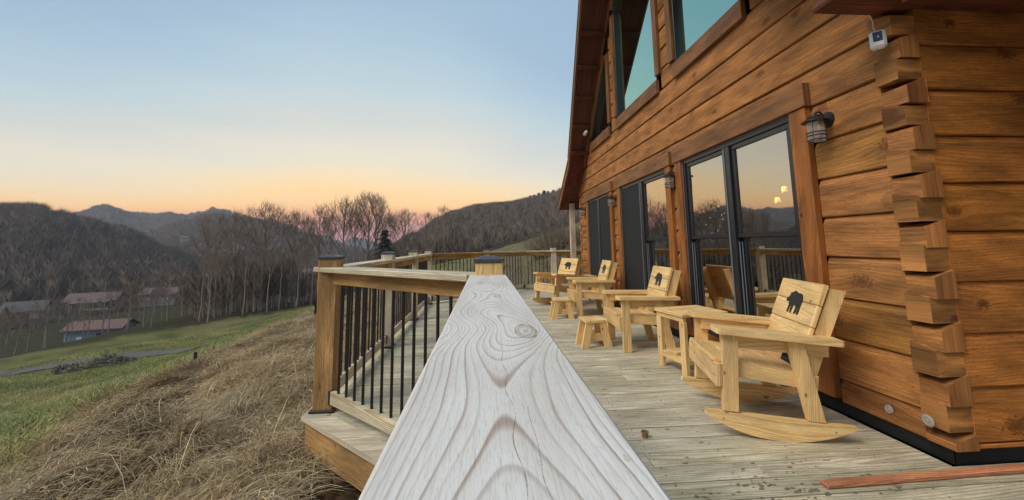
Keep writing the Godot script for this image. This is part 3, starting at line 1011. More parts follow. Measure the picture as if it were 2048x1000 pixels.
func high_window(pts: Array, trims: Array, label: String) -> void:
	# pts (z, y) round the glass; each edge gets a dark frame bar and, where listed, a casing board outside it
	var w := put("window", pane_quad(pts, 0.006, "glass_high"), house, Vector3(WX + 0.055, 0, 0) - house.position)
	w.set_meta("label", label)
	var cen := Vector2.ZERO
	for p in pts:
		cen += Vector2(p[0], p[1]) / pts.size()
	for i in pts.size():
		var a := Vector2(pts[i][0], pts[i][1])
		var b := Vector2(pts[(i + 1) % pts.size()][0], pts[(i + 1) % pts.size()][1])
		var e := (b - a)
		var nrm := Vector2(e.y, -e.x).normalized()
		if nrm.dot((a + b) * 0.5 - cen) < 0.0:
			nrm = -nrm
		var rot := Vector3(atan2(-e.y, e.x), 0, 0)
		var m := (a + b) * 0.5 + nrm * 0.012
		put("frame", board(Vector3(0.075, 0.03, e.length() + 0.03), 2, "vinyl", 0.003), w, Vector3(-0.03 + 0.0007 * i, m.y, m.x), rot)
		var tw: float = trims[i]
		if tw > 0.0:
			m = (a + b) * 0.5 + nrm * (0.028 + tw * 0.5)
			var ext := 0.05 if absf(e.x) > absf(e.y) else -0.03
			put("casing", board(Vector3(0.05 + 0.004 * (i % 2), tw, e.length() + ext * 2.0), 2, "trim_red"), house, Vector3(WX - 0.02, m.y, m.x) - house.position, rot)

func slab(called: String, pts: Array, down: float, mat: String, parent: Node3D, grain := 0) -> void:
	# four corners of an underside, thickened upward
	var b := MB.new()
	b.grain = grain
	var up := Vector3.UP * down
	b.quad(pts[0], pts[1], pts[2], pts[3], Vector3.DOWN)
	b.quad(pts[0] + up, pts[1] + up, pts[2] + up, pts[3] + up, Vector3.UP)
	var c: Vector3 = (pts[0] + pts[1] + pts[2] + pts[3]) * 0.25
	for i in 4:
		var a: Vector3 = pts[i]
		var d: Vector3 = pts[(i + 1) % 4]
		b.quad(a, d, d + up, a + up, (a + d) * 0.5 - c)
	put(called, b.mesh(M[mat]), parent, -house.position)

func lantern(z: float, label: String) -> void:
	var t := thing("wall_lantern", label, "wall lantern", Vector3(WX, 2.055, z), "lanterns beside the windows")
	var b := MB.new()
	b.lathe(Vector3.ZERO, PackedVector2Array([Vector2(0, 0.03), Vector2(0.022, 0.03), Vector2(0.03, 0.018), Vector2(0.055, 0.014), Vector2(0.058, 0.0)]), 22)
	put("wall_plate", b.mesh(M.black_metal), t, Vector3.ZERO, Vector3(0, 0, PI / 2))
	b = MB.new()
	var pts := []
	for i in 11:
		var a := i / 10.0 * PI * 1.15
		pts.append(Vector3(-0.028 - 0.036 * (1.0 - cos(a)), 0.055 * sin(a) + 0.002, 0))
	b.tube(pts, 0.007, 0.006, 8)
	put("arm", b.mesh(M.black_metal), t)
	var cx := -0.098
	b = MB.new()
	b.lathe(Vector3(cx, 0, 0), PackedVector2Array([Vector2(0.0, 0.052), Vector2(0.010, 0.050), Vector2(0.012, 0.036), Vector2(0.034, 0.030), Vector2(0.046, 0.012), Vector2(0.083, -0.012), Vector2(0.083, -0.018), Vector2(0.045, -0.016), Vector2(0.0, -0.016)]), 26)
	put("hood", b.mesh(M.black_metal), t)
	b = MB.new()
	b.lathe(Vector3(cx, 0, 0), PackedVector2Array([Vector2(0.053, -0.017), Vector2(0.053, -0.155), Vector2(0.050, -0.155), Vector2(0.050, -0.017)]), 24)
	put("glass_shade", b.mesh(M.lantern_glass), t)
	b = MB.new()
	b.lathe(Vector3(cx, 0, 0), PackedVector2Array([Vector2(0.0, -0.016), Vector2(0.013, -0.016), Vector2(0.013, -0.045), Vector2(0.0095, -0.047), Vector2(0.0095, -0.10), Vector2(0.0, -0.115)]), 14)
	put("bulb", b.mesh(M.candle), t)
	for y in [-0.098, -0.120, -0.150]:
		b = MB.new()
		b.lathe(Vector3(cx, y, 0), PackedVector2Array([Vector2(0.0555, 0.004), Vector2(0.0585, 0.0025), Vector2(0.0585, -0.0025), Vector2(0.0555, -0.004)]), 24)
		put("guard_ring", b.mesh(M.black_metal), t)
	b = MB.new()
	for k in 3:
		var a := TAU * k / 3.0 + 0.5
		b.tube([Vector3(cx + cos(a) * 0.057, -0.016, sin(a) * 0.057), Vector3(cx + cos(a) * 0.057, -0.154, sin(a) * 0.057)], 0.002, 0.002, 5)
	put("guard_wire", b.mesh(M.black_metal), t)

func build_house() -> void:
	house = thing("log_house", "orange-brown log house with steep gable roof and dark windows", "house", Vector3(WX, 0, ZC))
	rng.seed = 1001
	# front logs, course by course
	for k in range(-1, 12):
		var y0 := 0.082 if k < 0 else 0.2385 + PITCH * k
		var y1 := 0.2365 if k < 0 else 0.2365 + PITCH * (k + 1)
		for s in course_segments((y0 + y1) * 0.5):
			front_log(s[0], s[1], y0, y1)
		# tenon that shows past the side wall, dovetailed: lower at its outer edge
		if k < 8:
			var a := y0 + 0.066 if k >= 0 else y0 + 0.0
			var e := y0 + 0.205 if k >= 0 else y0 + 0.06
			for end in 2:
				var b := MB.new()
				b.grain = 2
				b.off = Vector2(rng.randf() * 2.0, rng.randf() * 2.0)
				var sh := rng.randf_range(0.86, 1.08)
				b.tint = Color(sh, sh, sh)
				b.prism(PackedVector2Array([Vector2(0.0, a), Vector2(0.13, a), Vector2(0.13, e + 0.018), Vector2(0.0, e - rng.randf_range(0.004, 0.034))]), Vector3(WX, 0, 0), Vector3(1, 0, 0), Vector3.UP, Vector3(0, 0, 1), (ZN - 0.13) if end == 0 else ZF - 0.035, (ZN + 0.010 + rng.randf_range(-0.010, 0.010)) if end == 0 else ZF + 0.14)
				put("log_end", b.mesh(M.log), house, -house.position)
	# upper logs between and beside the gable windows
	for k in range(12, 24):
		var y0 := 0.2385 + PITCH * k
		var y1 := 0.2365 + PITCH * (k + 1)
		for s in course_segments(y1):
			if s[1] - s[0] > 0.04:
				front_log(s[0], s[1], y0, y1)
	# side wall logs, half a course out of step
	for k in range(-1, 10):
		var y0 := 0.082 if k < 0 else 0.114 + PITCH * k
		var y1 := 0.112 if k < 0 else 0.112 + PITCH * (k + 1)
		for side in 2:
			var b := MB.new()
			b.grain = 0
			b.off = Vector2(rng.randf() * 3.0, rng.randf() * 3.0)
			var sh := rng.randf_range(0.88, 1.10)
			b.tint = Color(sh, sh * rng.randf_range(0.97, 1.09), sh * rng.randf_range(0.86, 1.08))
			var x0 := WX + 0.13
			b.prism(log_profile(y0, y1), Vector3.ZERO, Vector3(0, 0, 1 if side == 0 else -1), Vector3.UP, Vector3(1, 0, 0), -2.5, 2.5)
			put("log", b.mesh(M.log_side), house, Vector3(x0 + 2.5, 0, ZN if side == 0 else ZF) - house.position)
			if k >= 0 and k < 9 and y0 > 0.05:
				b = MB.new()
				b.grain = 0
				b.off = Vector2(rng.randf() * 2.0, rng.randf() * 2.0)
				b.tint = Color(sh, sh, sh) * 0.95
				var a := y0 + 0.058
				var e := y0 + 0.205
				var zz := ZN - 0.13 if side == 0 else ZF + 0.13
				var dz := 1.0 if side == 0 else -1.0
				b.prism(PackedVector2Array([Vector2(0.0, a), Vector2(0.128, a), Vector2(0.128, e - rng.randf_range(0.0, 0.034)), Vector2(0.0, e + rng.randf_range(0.005, 0.026))]), Vector3(0, 0, zz), Vector3(0, 0, dz), Vector3.UP, Vector3(1, 0, 0), WX - 0.022 + rng.randf_range(-0.010, 0.010), WX + 0.16)
				put("log_end", b.mesh(M.end), house, -house.position)
	# white caps on the log bolts and the dark base flashing
	for q in [[Vector3(WX - 0.046, 0.205, ZN - 0.075), 0.024], [Vector3(WX - 0.004, 0.165, -2.31), 0.018]]:
		var b := MB.new()
		b.lathe(Vector3.ZERO, PackedVector2Array([Vector2(0, 0.008), Vector2(0.010, 0.007), Vector2(0.012, 0.003), Vector2(0.022, 0.006), Vector2(q[1] + 0.008, 0.0)]), 18)
		put("bolt_cap", b.mesh(M.bolt), house, q[0] - house.position, Vector3(0, 0, PI / 2))
	hb("base_flashing", house, Vector3(WX + 0.085, 0.038, (ZN + ZF) * 0.5), Vector3(0.12, 0.084, ZN - ZF - 0.05), 2, "flash")
	hb("base_flashing", house, Vector3(WX + 2.59, 0.038, ZN - 0.085), Vector3(5.13, 0.084, 0.12), 0, "flash")
	# windows
	twin_window(-4.50, -2.79, [false, false], "nearest twin window, clear, reflecting the sunset")
	twin_window(-6.67, -4.92, [true, false], "middle twin window with a dark screen on its far half")
	twin_window(-8.84, -7.25, [true, true], "farthest twin window, dark screens on both halves")
	high_window([[-6.645, 3.505], [-5.06, 3.505], [-5.06, 5.55], [-5.85, 6.45], [-6.645, 5.55]], [0.19, 0.12, 0.12, 0.12, 0.12], "centre gable window with a pointed top")
	high_window([[-4.497, 3.505], [-3.26, 3.505], [-3.26, 3.60], [-4.497, 5.02]], [0.19, 0.0, 0.06, 0.12], "near gable window cut by the roof slope")
	high_window([[-8.38, 3.505], [-7.16, 3.505], [-7.16, 4.965], [-8.38, 3.56]], [0.19, 0.12, 0.12, 0.0], "far triangular gable window under the roof slope")
	# roof: main slopes with the prow edge, porch slopes below the kinks
	var zk := [-9.0, -2.5]
	for s in 2:
		var z1: float = zk[s]
		var yk := 3.08 if s == 0 else 3.22
		var xe := 2.07
		var tip := Vector3(0, 2.15, -10.42) if s == 0 else Vector3(0, 2.62, 2.6)
		slab("roof", [Vector3(edge_x(ZC), roof_y(ZC), ZC), Vector3(xe, yk, z1), Vector3(7.6, yk, z1), Vector3(7.6, roof_y(ZC), ZC)], 0.03, "soffit", house, 2)
		slab("roof", [Vector3(xe, yk, z1), Vector3(xe, tip.y, tip.z), Vector3(7.6, tip.y, tip.z), Vector3(7.6, yk, z1)], 0.03, "soffit", house, 2)
		var lift := Vector3.UP * 0.20
		slab("shingle_cover", [Vector3(edge_x(ZC) - 0.02, roof_y(ZC), ZC) + lift, Vector3(xe - 0.02, yk, z1) + lift, Vector3(7.6, yk, z1) + lift, Vector3(7.6, roof_y(ZC), ZC) + lift], 0.03, "shingle", house)
		slab("shingle_cover", [Vector3(xe - 0.02, yk, z1) + lift, Vector3(xe - 0.02, tip.y, tip.z) + lift * 0.8, Vector3(7.6, tip.y, tip.z) + lift * 0.8, Vector3(7.6, yk, z1) + lift], 0.03, "shingle", house)
		# fascia along the rake with a metal drip edge
		for seg in 2:
			var a := Vector3(edge_x(ZC), roof_y(ZC), ZC) if seg == 0 else Vector3(xe, yk, z1)
			var b2 := Vector3(xe, yk, z1) if seg == 0 else Vector3(xe, tip.y, tip.z)
			var f := MB.new()
			f.grain = 2
			f.off = Vector2(0.1, 0.3 * seg)
			var u := Vector3.UP
			var d := Vector3(-0.035, 0, 0)
			var lo := u * -0.035
			var hi := u * (0.195 if seg == 0 else 0.16)
			for q in [[a + lo, b2 + lo, b2 + hi, a + hi, Vector3.RIGHT], [a + lo + d, b2 + lo + d, b2 + hi + d, a + hi + d, Vector3.LEFT], [a + lo, b2 + lo, b2 + lo + d, a + lo + d, Vector3.DOWN], [a + hi, b2 + hi, b2 + hi + d, a + hi + d, Vector3.UP], [b2 + lo, b2 + hi, b2 + hi + d, b2 + lo + d, b2 - a]]:
				f.quad(q[0], q[1], q[2], q[3], q[4])
			put("fascia", f.mesh(M.trim_red), house, -house.position)
			f = MB.new()
			f.tube([a + hi + d + Vector3(-0.008, -0.012, 0), b2 + hi + d + Vector3(-0.008, -0.012, 0)], 0.012, 0.012, 6)
			put("drip_edge", f.mesh(M.drip), house, -house.position)
		# lookout blocks under the overhang
		var z := ZC + (0.35 if s == 1 else -0.35)
		while absf(z - ZC) < (3.0 if s == 0 else 1.6):
			var x0 := edge_x(z) + 0.01
			hb("lookout", house, Vector3((x0 + WX) * 0.5, roof_y(z) - 0.032, z), Vector3(WX - x0, 0.075, 0.09), 0, "soffit", Vector3((0.876 if z > ZC else -0.876), 0, 0))
			z += 0.42 * (1.0 if s == 1 else -1.0)
		# barge board where the soffit meets the wall
		var f2 := MB.new()
		f2.grain = 2
		var p0 := Vector3(WX - 0.03, roof_y(ZC) - 0.02, ZC)
		var p1 := Vector3(WX - 0.03, yk - 0.02, z1)
		f2.tube([p0, p1], 0.035, 0.035, 4)
		put("frieze_board", f2.mesh(M.trim_red), house, -house.position)
	# eave beam under the near porch roof, its end cut on a slant
	var bm := MB.new()
	bm.grain = 0
	bm.prism(PackedVector2Array([Vector2(0, 0.0), Vector2(4.5, 0.0), Vector2(4.5, 0.15), Vector2(0.06, 0.15), Vector2(-0.005, 0.022)]), Vector3(2.015, 2.575, 0), Vector3.RIGHT, Vector3.UP, Vector3(0, 0, 1), -2.06, -1.90)
	put("eave_beam", bm.mesh(M.soffit), house, -house.position)
	hb("eave_beam", house, Vector3(4.7, 2.66, -1.84), Vector3(4.6, 0.24, 0.10), 0, "soffit")
	# inside: floor, back wall, side linings, ceiling under the roof
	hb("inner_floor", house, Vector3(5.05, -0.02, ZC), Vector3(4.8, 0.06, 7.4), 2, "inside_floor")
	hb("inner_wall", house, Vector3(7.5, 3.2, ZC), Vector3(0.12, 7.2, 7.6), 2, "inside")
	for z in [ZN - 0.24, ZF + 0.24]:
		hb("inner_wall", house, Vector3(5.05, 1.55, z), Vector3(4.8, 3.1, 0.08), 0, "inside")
	# porch post at the far corner
	var pp := thing("porch_post", "tall square timber post under the far eave", "post", Vector3(2.36, 0, -10.18))
	bx("shaft", pp, Vector3(0, 1.15, 0), Vector3(0.13, 2.30, 0.13), 1, "grey_pine")
	bx("base_trim", pp, Vector3(0, 0.06, 0), Vector3(0.15, 0.12, 0.15), 1, "grey_pine")
	lantern(-2.50, "black wall lantern with clear glass at the nearest window")
	lantern(-4.70, "black wall lantern between the nearest and middle windows")
	lantern(-7.00, "black wall lantern between the middle and farthest windows")
	lantern(-9.18, "black wall lantern by the far house corner")
	# flood lamp under the overhang
	var fl := thing("flood_lamp", "small twin flood lamp under the steep roof overhang", "flood lamp", Vector3(2.33, 3.72, -8.36))
	var b3 := MB.new()
	b3.tube([Vector3(0.1, 0.10, 0), Vector3(0, 0.05, 0)], 0.022, 0.02, 8)
	put("bracket", b3.mesh(M.black_metal), fl)
	for s in [-1.0, 1.0]:
		b3 = MB.new()
		b3.lathe(Vector3.ZERO, PackedVector2Array([Vector2(0.0, 0.05), Vector2(0.03, 0.045), Vector2(0.042, -0.04), Vector2(0.0, -0.045)]), 14)
		put("lamp_head", b3.mesh(M.white), fl, Vector3(-0.02, 0.0, 0.05 * s), Vector3(0.5 * s, 0, -0.5))
	# camera on the top log end
	var mc := thing("motion_sensor", "white motion sensor with dark lens on the top log end", "sensor", Vector3(2.385, 2.395, -2.03))
	mc.rotation = Vector3(0, deg_to_rad(42), deg_to_rad(-4))
	b3 = MB.new()
	b3.box(Vector3.ZERO, Vector3(0.05, 0.115, 0.075), 0.014)
	put("case", b3.mesh(M.white), mc)
	b3 = MB.new()
	b3.box(Vector3.ZERO, Vector3(0.006, 0.060, 0.042), 0.002)
	put("lens", b3.mesh(M.lens), mc, Vector3(-0.026, 0.012, 0))
	b3 = MB.new()
	b3.lathe(Vector3.ZERO, PackedVector2Array([Vector2(0, 0.004), Vector2(0.004, 0.003), Vector2(0.005, 0.0)]), 10)
	put("diode", b3.mesh(M.white), mc, Vector3(-0.030, 0.008, 0.002), Vector3(0, 0, PI / 2))
	b3 = MB.new()
	b3.tube([Vector3(0.01, 0.05, 0), Vector3(0.012, 0.09, -0.012), Vector3(0.03, 0.14, -0.01), Vector3(0.03, 0.20, -0.02)], 0.0025, 0.0025, 5)
	put("cable", b3.mesh(M.white), mc)
	# lit lamps inside the room, seen through the nearest window
	for q in [[Vector3(3.4, 1.787, -4.10), "upper glowing pendant bulb seen through the nearest window"], [Vector3(3.4, 1.675, -4.213), "lower glowing pendant bulb seen through the nearest window"]]:
		var t := thing("pendant_lamp", q[1], "pendant lamp", q[0], "lamps inside the house")
		b3 = MB.new()
		b3.lathe(Vector3.ZERO, PackedVector2Array([Vector2(0, 0.036), Vector2(0.012, 0.03), Vector2(0.021, 0.0), Vector2(0.015, -0.018), Vector2(0, -0.024)]), 14)
		put("bulb", b3.mesh(M.glow), t)
		for c in [[Vector3(0.0, 0.012, 0.034), 0.45], [Vector3(0.0, -0.030, -0.022), 0.35], [Vector3(0.02, -0.018, 0.03), 0.25]]:
			var small := put("bulb", b3.mesh(M.glow), t, c[0])
			small.scale = Vector3.ONE * c[1]
		b3 = MB.new()
		b3.tube([Vector3(0, 0.05, 0), Vector3(0, 1.6, 0)], 0.004, 0.004, 5)
		put("cord", b3.mesh(M.black), t)
		var l := OmniLight3D.new()
		l.name = "bulb_light"
		l.light_color = Color(1.0, 0.78, 0.5)
		l.light_energy = 0.10
		l.light_size = 0.03
		l.omni_range = 9.0
		l.omni_attenuation = 2.0
		l.shadow_enabled = true
		t.add_child(l)
	var ft := thing("string_lights", "strand of tiny warm fairy lights behind the nearest window", "string lights", Vector3(3.1, 1.6, -4.88))
	b3 = MB.new()
	var wire := []
	rng.seed = 88
	for i in 22:
		var t := i / 21.0
		var p := Vector3(0.10 * sin(i * 2.1) + rng.randf_range(-0.05, 0.05), lerpf(0.33, -0.28, t) + rng.randf_range(-0.02, 0.02), 0.13 * sin(i * 1.7 + 0.5) * (0.4 + t) + rng.randf_range(-0.04, 0.04))
		wire.append(p)
		var q := MB.new()
		q.lathe(Vector3.ZERO, PackedVector2Array([Vector2(0, 0.007), Vector2(0.006, 0.0), Vector2(0, -0.007)]), 6)
		put("fairy_bulb", q.mesh(M.fairy), ft, p)
	b3.tube(wire, 0.0015, 0.0015, 4)
	put("wire", b3.mesh(M.black), ft)

# ---------------------------------------------------------------- deck and railings
func left_inner(z: float) -> float:       # inner edge of the border boards along the deck's outer side
	if z > -2.02:
		return -0.02
	if z > -3.07:
		return lerpf(-0.02, -1.17, (-2.02 - z) / 1.05)
	if z > -8.37:
		return -1.17
	return lerpf(-1.17, 0.95, (-8.37 - z) / 1.95)

func plank(parent: Node3D, poly: PackedVector2Array, grain: int, top: float, thick: float, mat: String, called := "plank") -> void:
	# poly in (x, z)
	var b := MB.new()
	b.grain = grain
	b.off = Vector2(rng.randf(), rng.randf() * 2.6)
	var sh := rng.randf_range(0.84, 1.10)
	b.tint = Color(sh, sh * rng.randf_range(0.975, 1.015), sh * rng.randf_range(0.92, 1.03))
	b.prism(poly, Vector3(0, top, 0), Vector3(1, 0, 0), Vector3(0, 0, 1), Vector3.UP, -thick, 0.0)
	put(called, b.mesh(M[mat]), parent)

func deck() -> void:
	rng.seed = 2002
	var d := thing("deck", "weathered plank deck wrapping round the log house", "deck")
	var z := 1.2
	var w := 0.139
	while z > -10.30:
		var za := z
		var zb := z - w
		var x1 := 2.455 if za < -2.0 else 4.6
		if za >= -2.0:
			x1 = 4.6
		if za < -9.72:
			x1 = 4.6
		var xa := left_inner(za)
		var xb := left_inner(zb)
		var seam := rng.randf_range(0.4, 2.2)
		if xa < seam - 0.8 and rng.randf() < 0.4:
			plank(d, PackedVector2Array([Vector2(xa, za), Vector2(seam, za), Vector2(seam, zb), Vector2(xb, zb)]), 0, rng.randf_range(-0.0015, 0.001), 0.027, "deck")
			plank(d, PackedVector2Array([Vector2(seam + 0.004, za), Vector2(x1, za), Vector2(x1, zb), Vector2(seam + 0.004, zb)]), 0, rng.randf_range(-0.0015, 0.001), 0.027, "deck")
		else:
			plank(d, PackedVector2Array([Vector2(xa, za), Vector2(x1, za), Vector2(x1, zb), Vector2(xb, zb)]), 0, rng.randf_range(-0.0015, 0.001), 0.027, "deck")
		z -= w + (rng.randf_range(0.006, 0.010) if rng.randf() < 0.4 else rng.randf_range(0.0025, 0.005))
	# border boards
	var o := 0.004
	plank(d, PackedVector2Array([Vector2(-0.024, 1.2), Vector2(-0.024, -2.015), Vector2(-0.145, -1.925), Vector2(-0.145, 1.2)]), 1, 0.002, 0.03, "deck", "border_board")
	plank(d, PackedVector2Array([Vector2(-0.024 - o, -2.02 - o), Vector2(-0.145, -1.93), Vector2(-1.315, -3.005), Vector2(-1.175, -3.07)]), 0, 0.003, 0.03, "grey_pine", "border_board")
	plank(d, PackedVector2Array([Vector2(-1.175, -3.08), Vector2(-1.315, -3.01), Vector2(-1.315, -8.45), Vector2(-1.175, -8.37)]), 2, 0.001, 0.03, "deck", "border_board")
	plank(d, PackedVector2Array([Vector2(-1.175, -8.38), Vector2(-1.315, -8.46), Vector2(0.93, -10.53), Vector2(0.95, -10.32)]), 0, 0.002, 0.03, "deck", "border_board")
	plank(d, PackedVector2Array([Vector2(0.955, -10.32), Vector2(0.935, -10.53), Vector2(4.6, -10.53), Vector2(4.6, -10.32)]), 0, 0.001, 0.03, "deck", "border_board")
	# rim joists
	for q in [[-0.115, 1.2, -0.115, -1.95], [-0.115, -1.96, -1.27, -3.02], [-1.275, -3.03, -1.275, -8.45], [-1.27, -8.46, 0.95, -10.49]]:
		var a := Vector3(q[0], -0.135, q[1])
		var b := Vector3(q[2], -0.135, q[3])
		var e := b - a
		put("rim_joist", board(Vector3(0.038, 0.20, e.length()), 2, "treated"), d, (a + b) * 0.5, Vector3(0, atan2(e.x, e.z), 0))
	for q in [[-1.20, -3.12], [-1.22, -5.7], [-1.2, -8.3], [-0.02, -1.9]]:
		bx("support_post", d, Vector3(q[0], -0.64, q[1]), Vector3(0.14, 0.82, 0.14), 1, "treated")
	# screw heads in pairs over the joists
	var sm := MB.new()
	sm.tint = Color(0.15, 0.135, 0.115)
	z = 1.13
	while z > -10.2:
		for k in 9:
			var x := -1.1 + k * 0.406
			if x < left_inner(z) + 0.04 or x > 2.42:
				continue
			for e in [-0.04, 0.04]:
				sm.box(Vector3(x + rng.randf_range(-0.008, 0.008), 0.0012, z + e), Vector3(0.006, 0.002, 0.006), 0.0)
		z -= 0.1438
	struct(put("screw_heads", sm.mesh(M.plant), d), "stuff")
	# dried mud flecks
	var mm := MB.new()
	var q2 := noise(404, 1.0, 3)
	var made := 0
	while made < 160:
		var x := 1.45 + rng.randfn(0.0, 0.30)
		var zz := -1.88 + rng.randfn(0.0, 0.16)
		if rng.randf() > 0.10 + 1.6 * maxf(0.0, q2.get_noise_2d(x * 5.0, zz * 9.0)) or zz < -2.4 or x < 0.7 or x > 2.3:
			continue
		made += 1
		var r := rng.randf_range(0.002, 0.008) * (1.5 if rng.randf() < 0.12 else 1.0)
		var g := rng.randf_range(0.7, 1.3)
		mm.tint = Color(0.235 * g, 0.19 * g, 0.135 * g)
		var ring := []
		for k in 7:
			var a := TAU * k / 7.0
			var rr := r * rng.randf_range(0.45, 1.1)
			ring.append(Vector3(x + cos(a) * rr * 2.4, 0.0030 + 0.0002 * (made % 5), zz + sin(a) * rr))
		for k in 7:
			mm.tri(Vector3(x, 0.0042, zz), ring[k], ring[(k + 1) % 7], Vector3.UP)
	struct(put("dried_mud", mm.mesh(M.plant), d), "stuff")

func railing(called: String, label: String, a: Vector2, b: Vector2, trim_a: float, trim_b: float, top_a: float, top_b: float, mat: String, custom := false) -> void:
	# a, b: post centres (x, z)
	var t := thing(called, label, "railing", Vector3((a.x + b.x) * 0.5, 0, (a.y + b.y) * 0.5), "deck railing sections")
	var e := b - a
	var L := e.length()
	t.rotation.y = atan2(e.x, e.y)
	var z0 := -L * 0.5 + trim_a
	var z1 := L * 0.5 - trim_b
	if not custom:
		bx("top_rail", t, Vector3(0, 1.028, (top_b - top_a) * 0.5), Vector3(0.184, 0.038, L + top_a + top_b), 2, mat, Vector3.ZERO, 0.006)
	bx("sub_rail", t, Vector3(0, 0.963, (z0 + z1) * 0.5), Vector3(0.038, 0.089, z1 - z0), 2, "treated")
	bx("bottom_rail", t, Vector3(0, 0.105, (z0 + z1) * 0.5), Vector3(0.038, 0.089, z1 - z0), 2, "grey_pine")
	var n := int((z1 - z0) / 0.114)
	var sp := (z1 - z0) / (n + 1)
	for i in n:
		put("baluster", baluster(), t, Vector3(0, 0.534, z0 + sp * (i + 1)))
	for s in [z0 + 0.012, z1 - 0.012]:
		bx("bracket", t, Vector3(0, 0.105, s), Vector3(0.048, 0.098, 0.024), 1, "black", Vector3.ZERO, 0.003)

func baluster() -> ArrayMesh:
	if not cache.has("baluster"):
		var b := MB.new()
		b.lathe(Vector3.ZERO, PackedVector2Array([Vector2(0.0095, 0.385), Vector2(0.0095, -0.385)]), 10)
		cache["baluster"] = b.mesh(M.black_metal)
	return cache["baluster"]

func post(label: String, x: float, z: float, capped: bool, tall := 1.107, mat := "treated", turn := 0.0) -> void:
	var t := thing("railing_post", label, "post", Vector3(x, 0, z), "deck railing posts")
	t.rotation.y = turn
	bx("shaft", t, Vector3(0, tall * 0.5, 0), Vector3(0.138, tall, 0.138), 1, mat, Vector3.ZERO, 0.004)
	if capped:
		var b := MB.new()
		var h := 0.074
		var lo := tall + 0.002
		var hi := tall + 0.018
		var c := [Vector3(-h, 0, -h), Vector3(h, 0, -h), Vector3(h, 0, h), Vector3(-h, 0, h)]
		for i in 4:
			var p: Vector3 = c[i]
			var q: Vector3 = c[(i + 1) % 4]
			var m := p + q
			b.quad(p + Vector3.UP * lo, q + Vector3.UP * lo, q + Vector3.UP * hi, p + Vector3.UP * hi, m)
			b.quad(p + Vector3.UP * hi, q + Vector3.UP * hi, q * 0.42 + Vector3.UP * (hi + 0.016), p * 0.42 + Vector3.UP * (hi + 0.016), m + Vector3.UP * 0.3)
		var u := Vector3.UP * (hi + 0.016)
		b.quad(c[0] * 0.42 + u, c[1] * 0.42 + u, c[2] * 0.42 + u, c[3] * 0.42 + u, Vector3.UP)
		b.quad(c[0] + Vector3.UP * lo, c[1] + Vector3.UP * lo, c[2] + Vector3.UP * lo, c[3] + Vector3.UP * lo, Vector3.DOWN)
		put("cap", b.mesh(M.cap), t)
	else:
		bx("cap", t, Vector3(0, tall + 0.006, 0), Vector3(0.142, 0.012, 0.142), 0, "grey_pine", Vector3.ZERO, 0.005)
	# base skirt, four bars round the foot
	for s in [-1.0, 1.0]:
		bx("base_skirt", t, Vector3(0, 0.013, s * 0.079), Vector3(0.176, 0.020, 0.018), 0, "black", Vector3.ZERO, 0.004)
		bx("base_skirt", t, Vector3(s * 0.079, 0.013, 0), Vector3(0.018, 0.020, 0.138), 2, "black", Vector3.ZERO, 0.004)

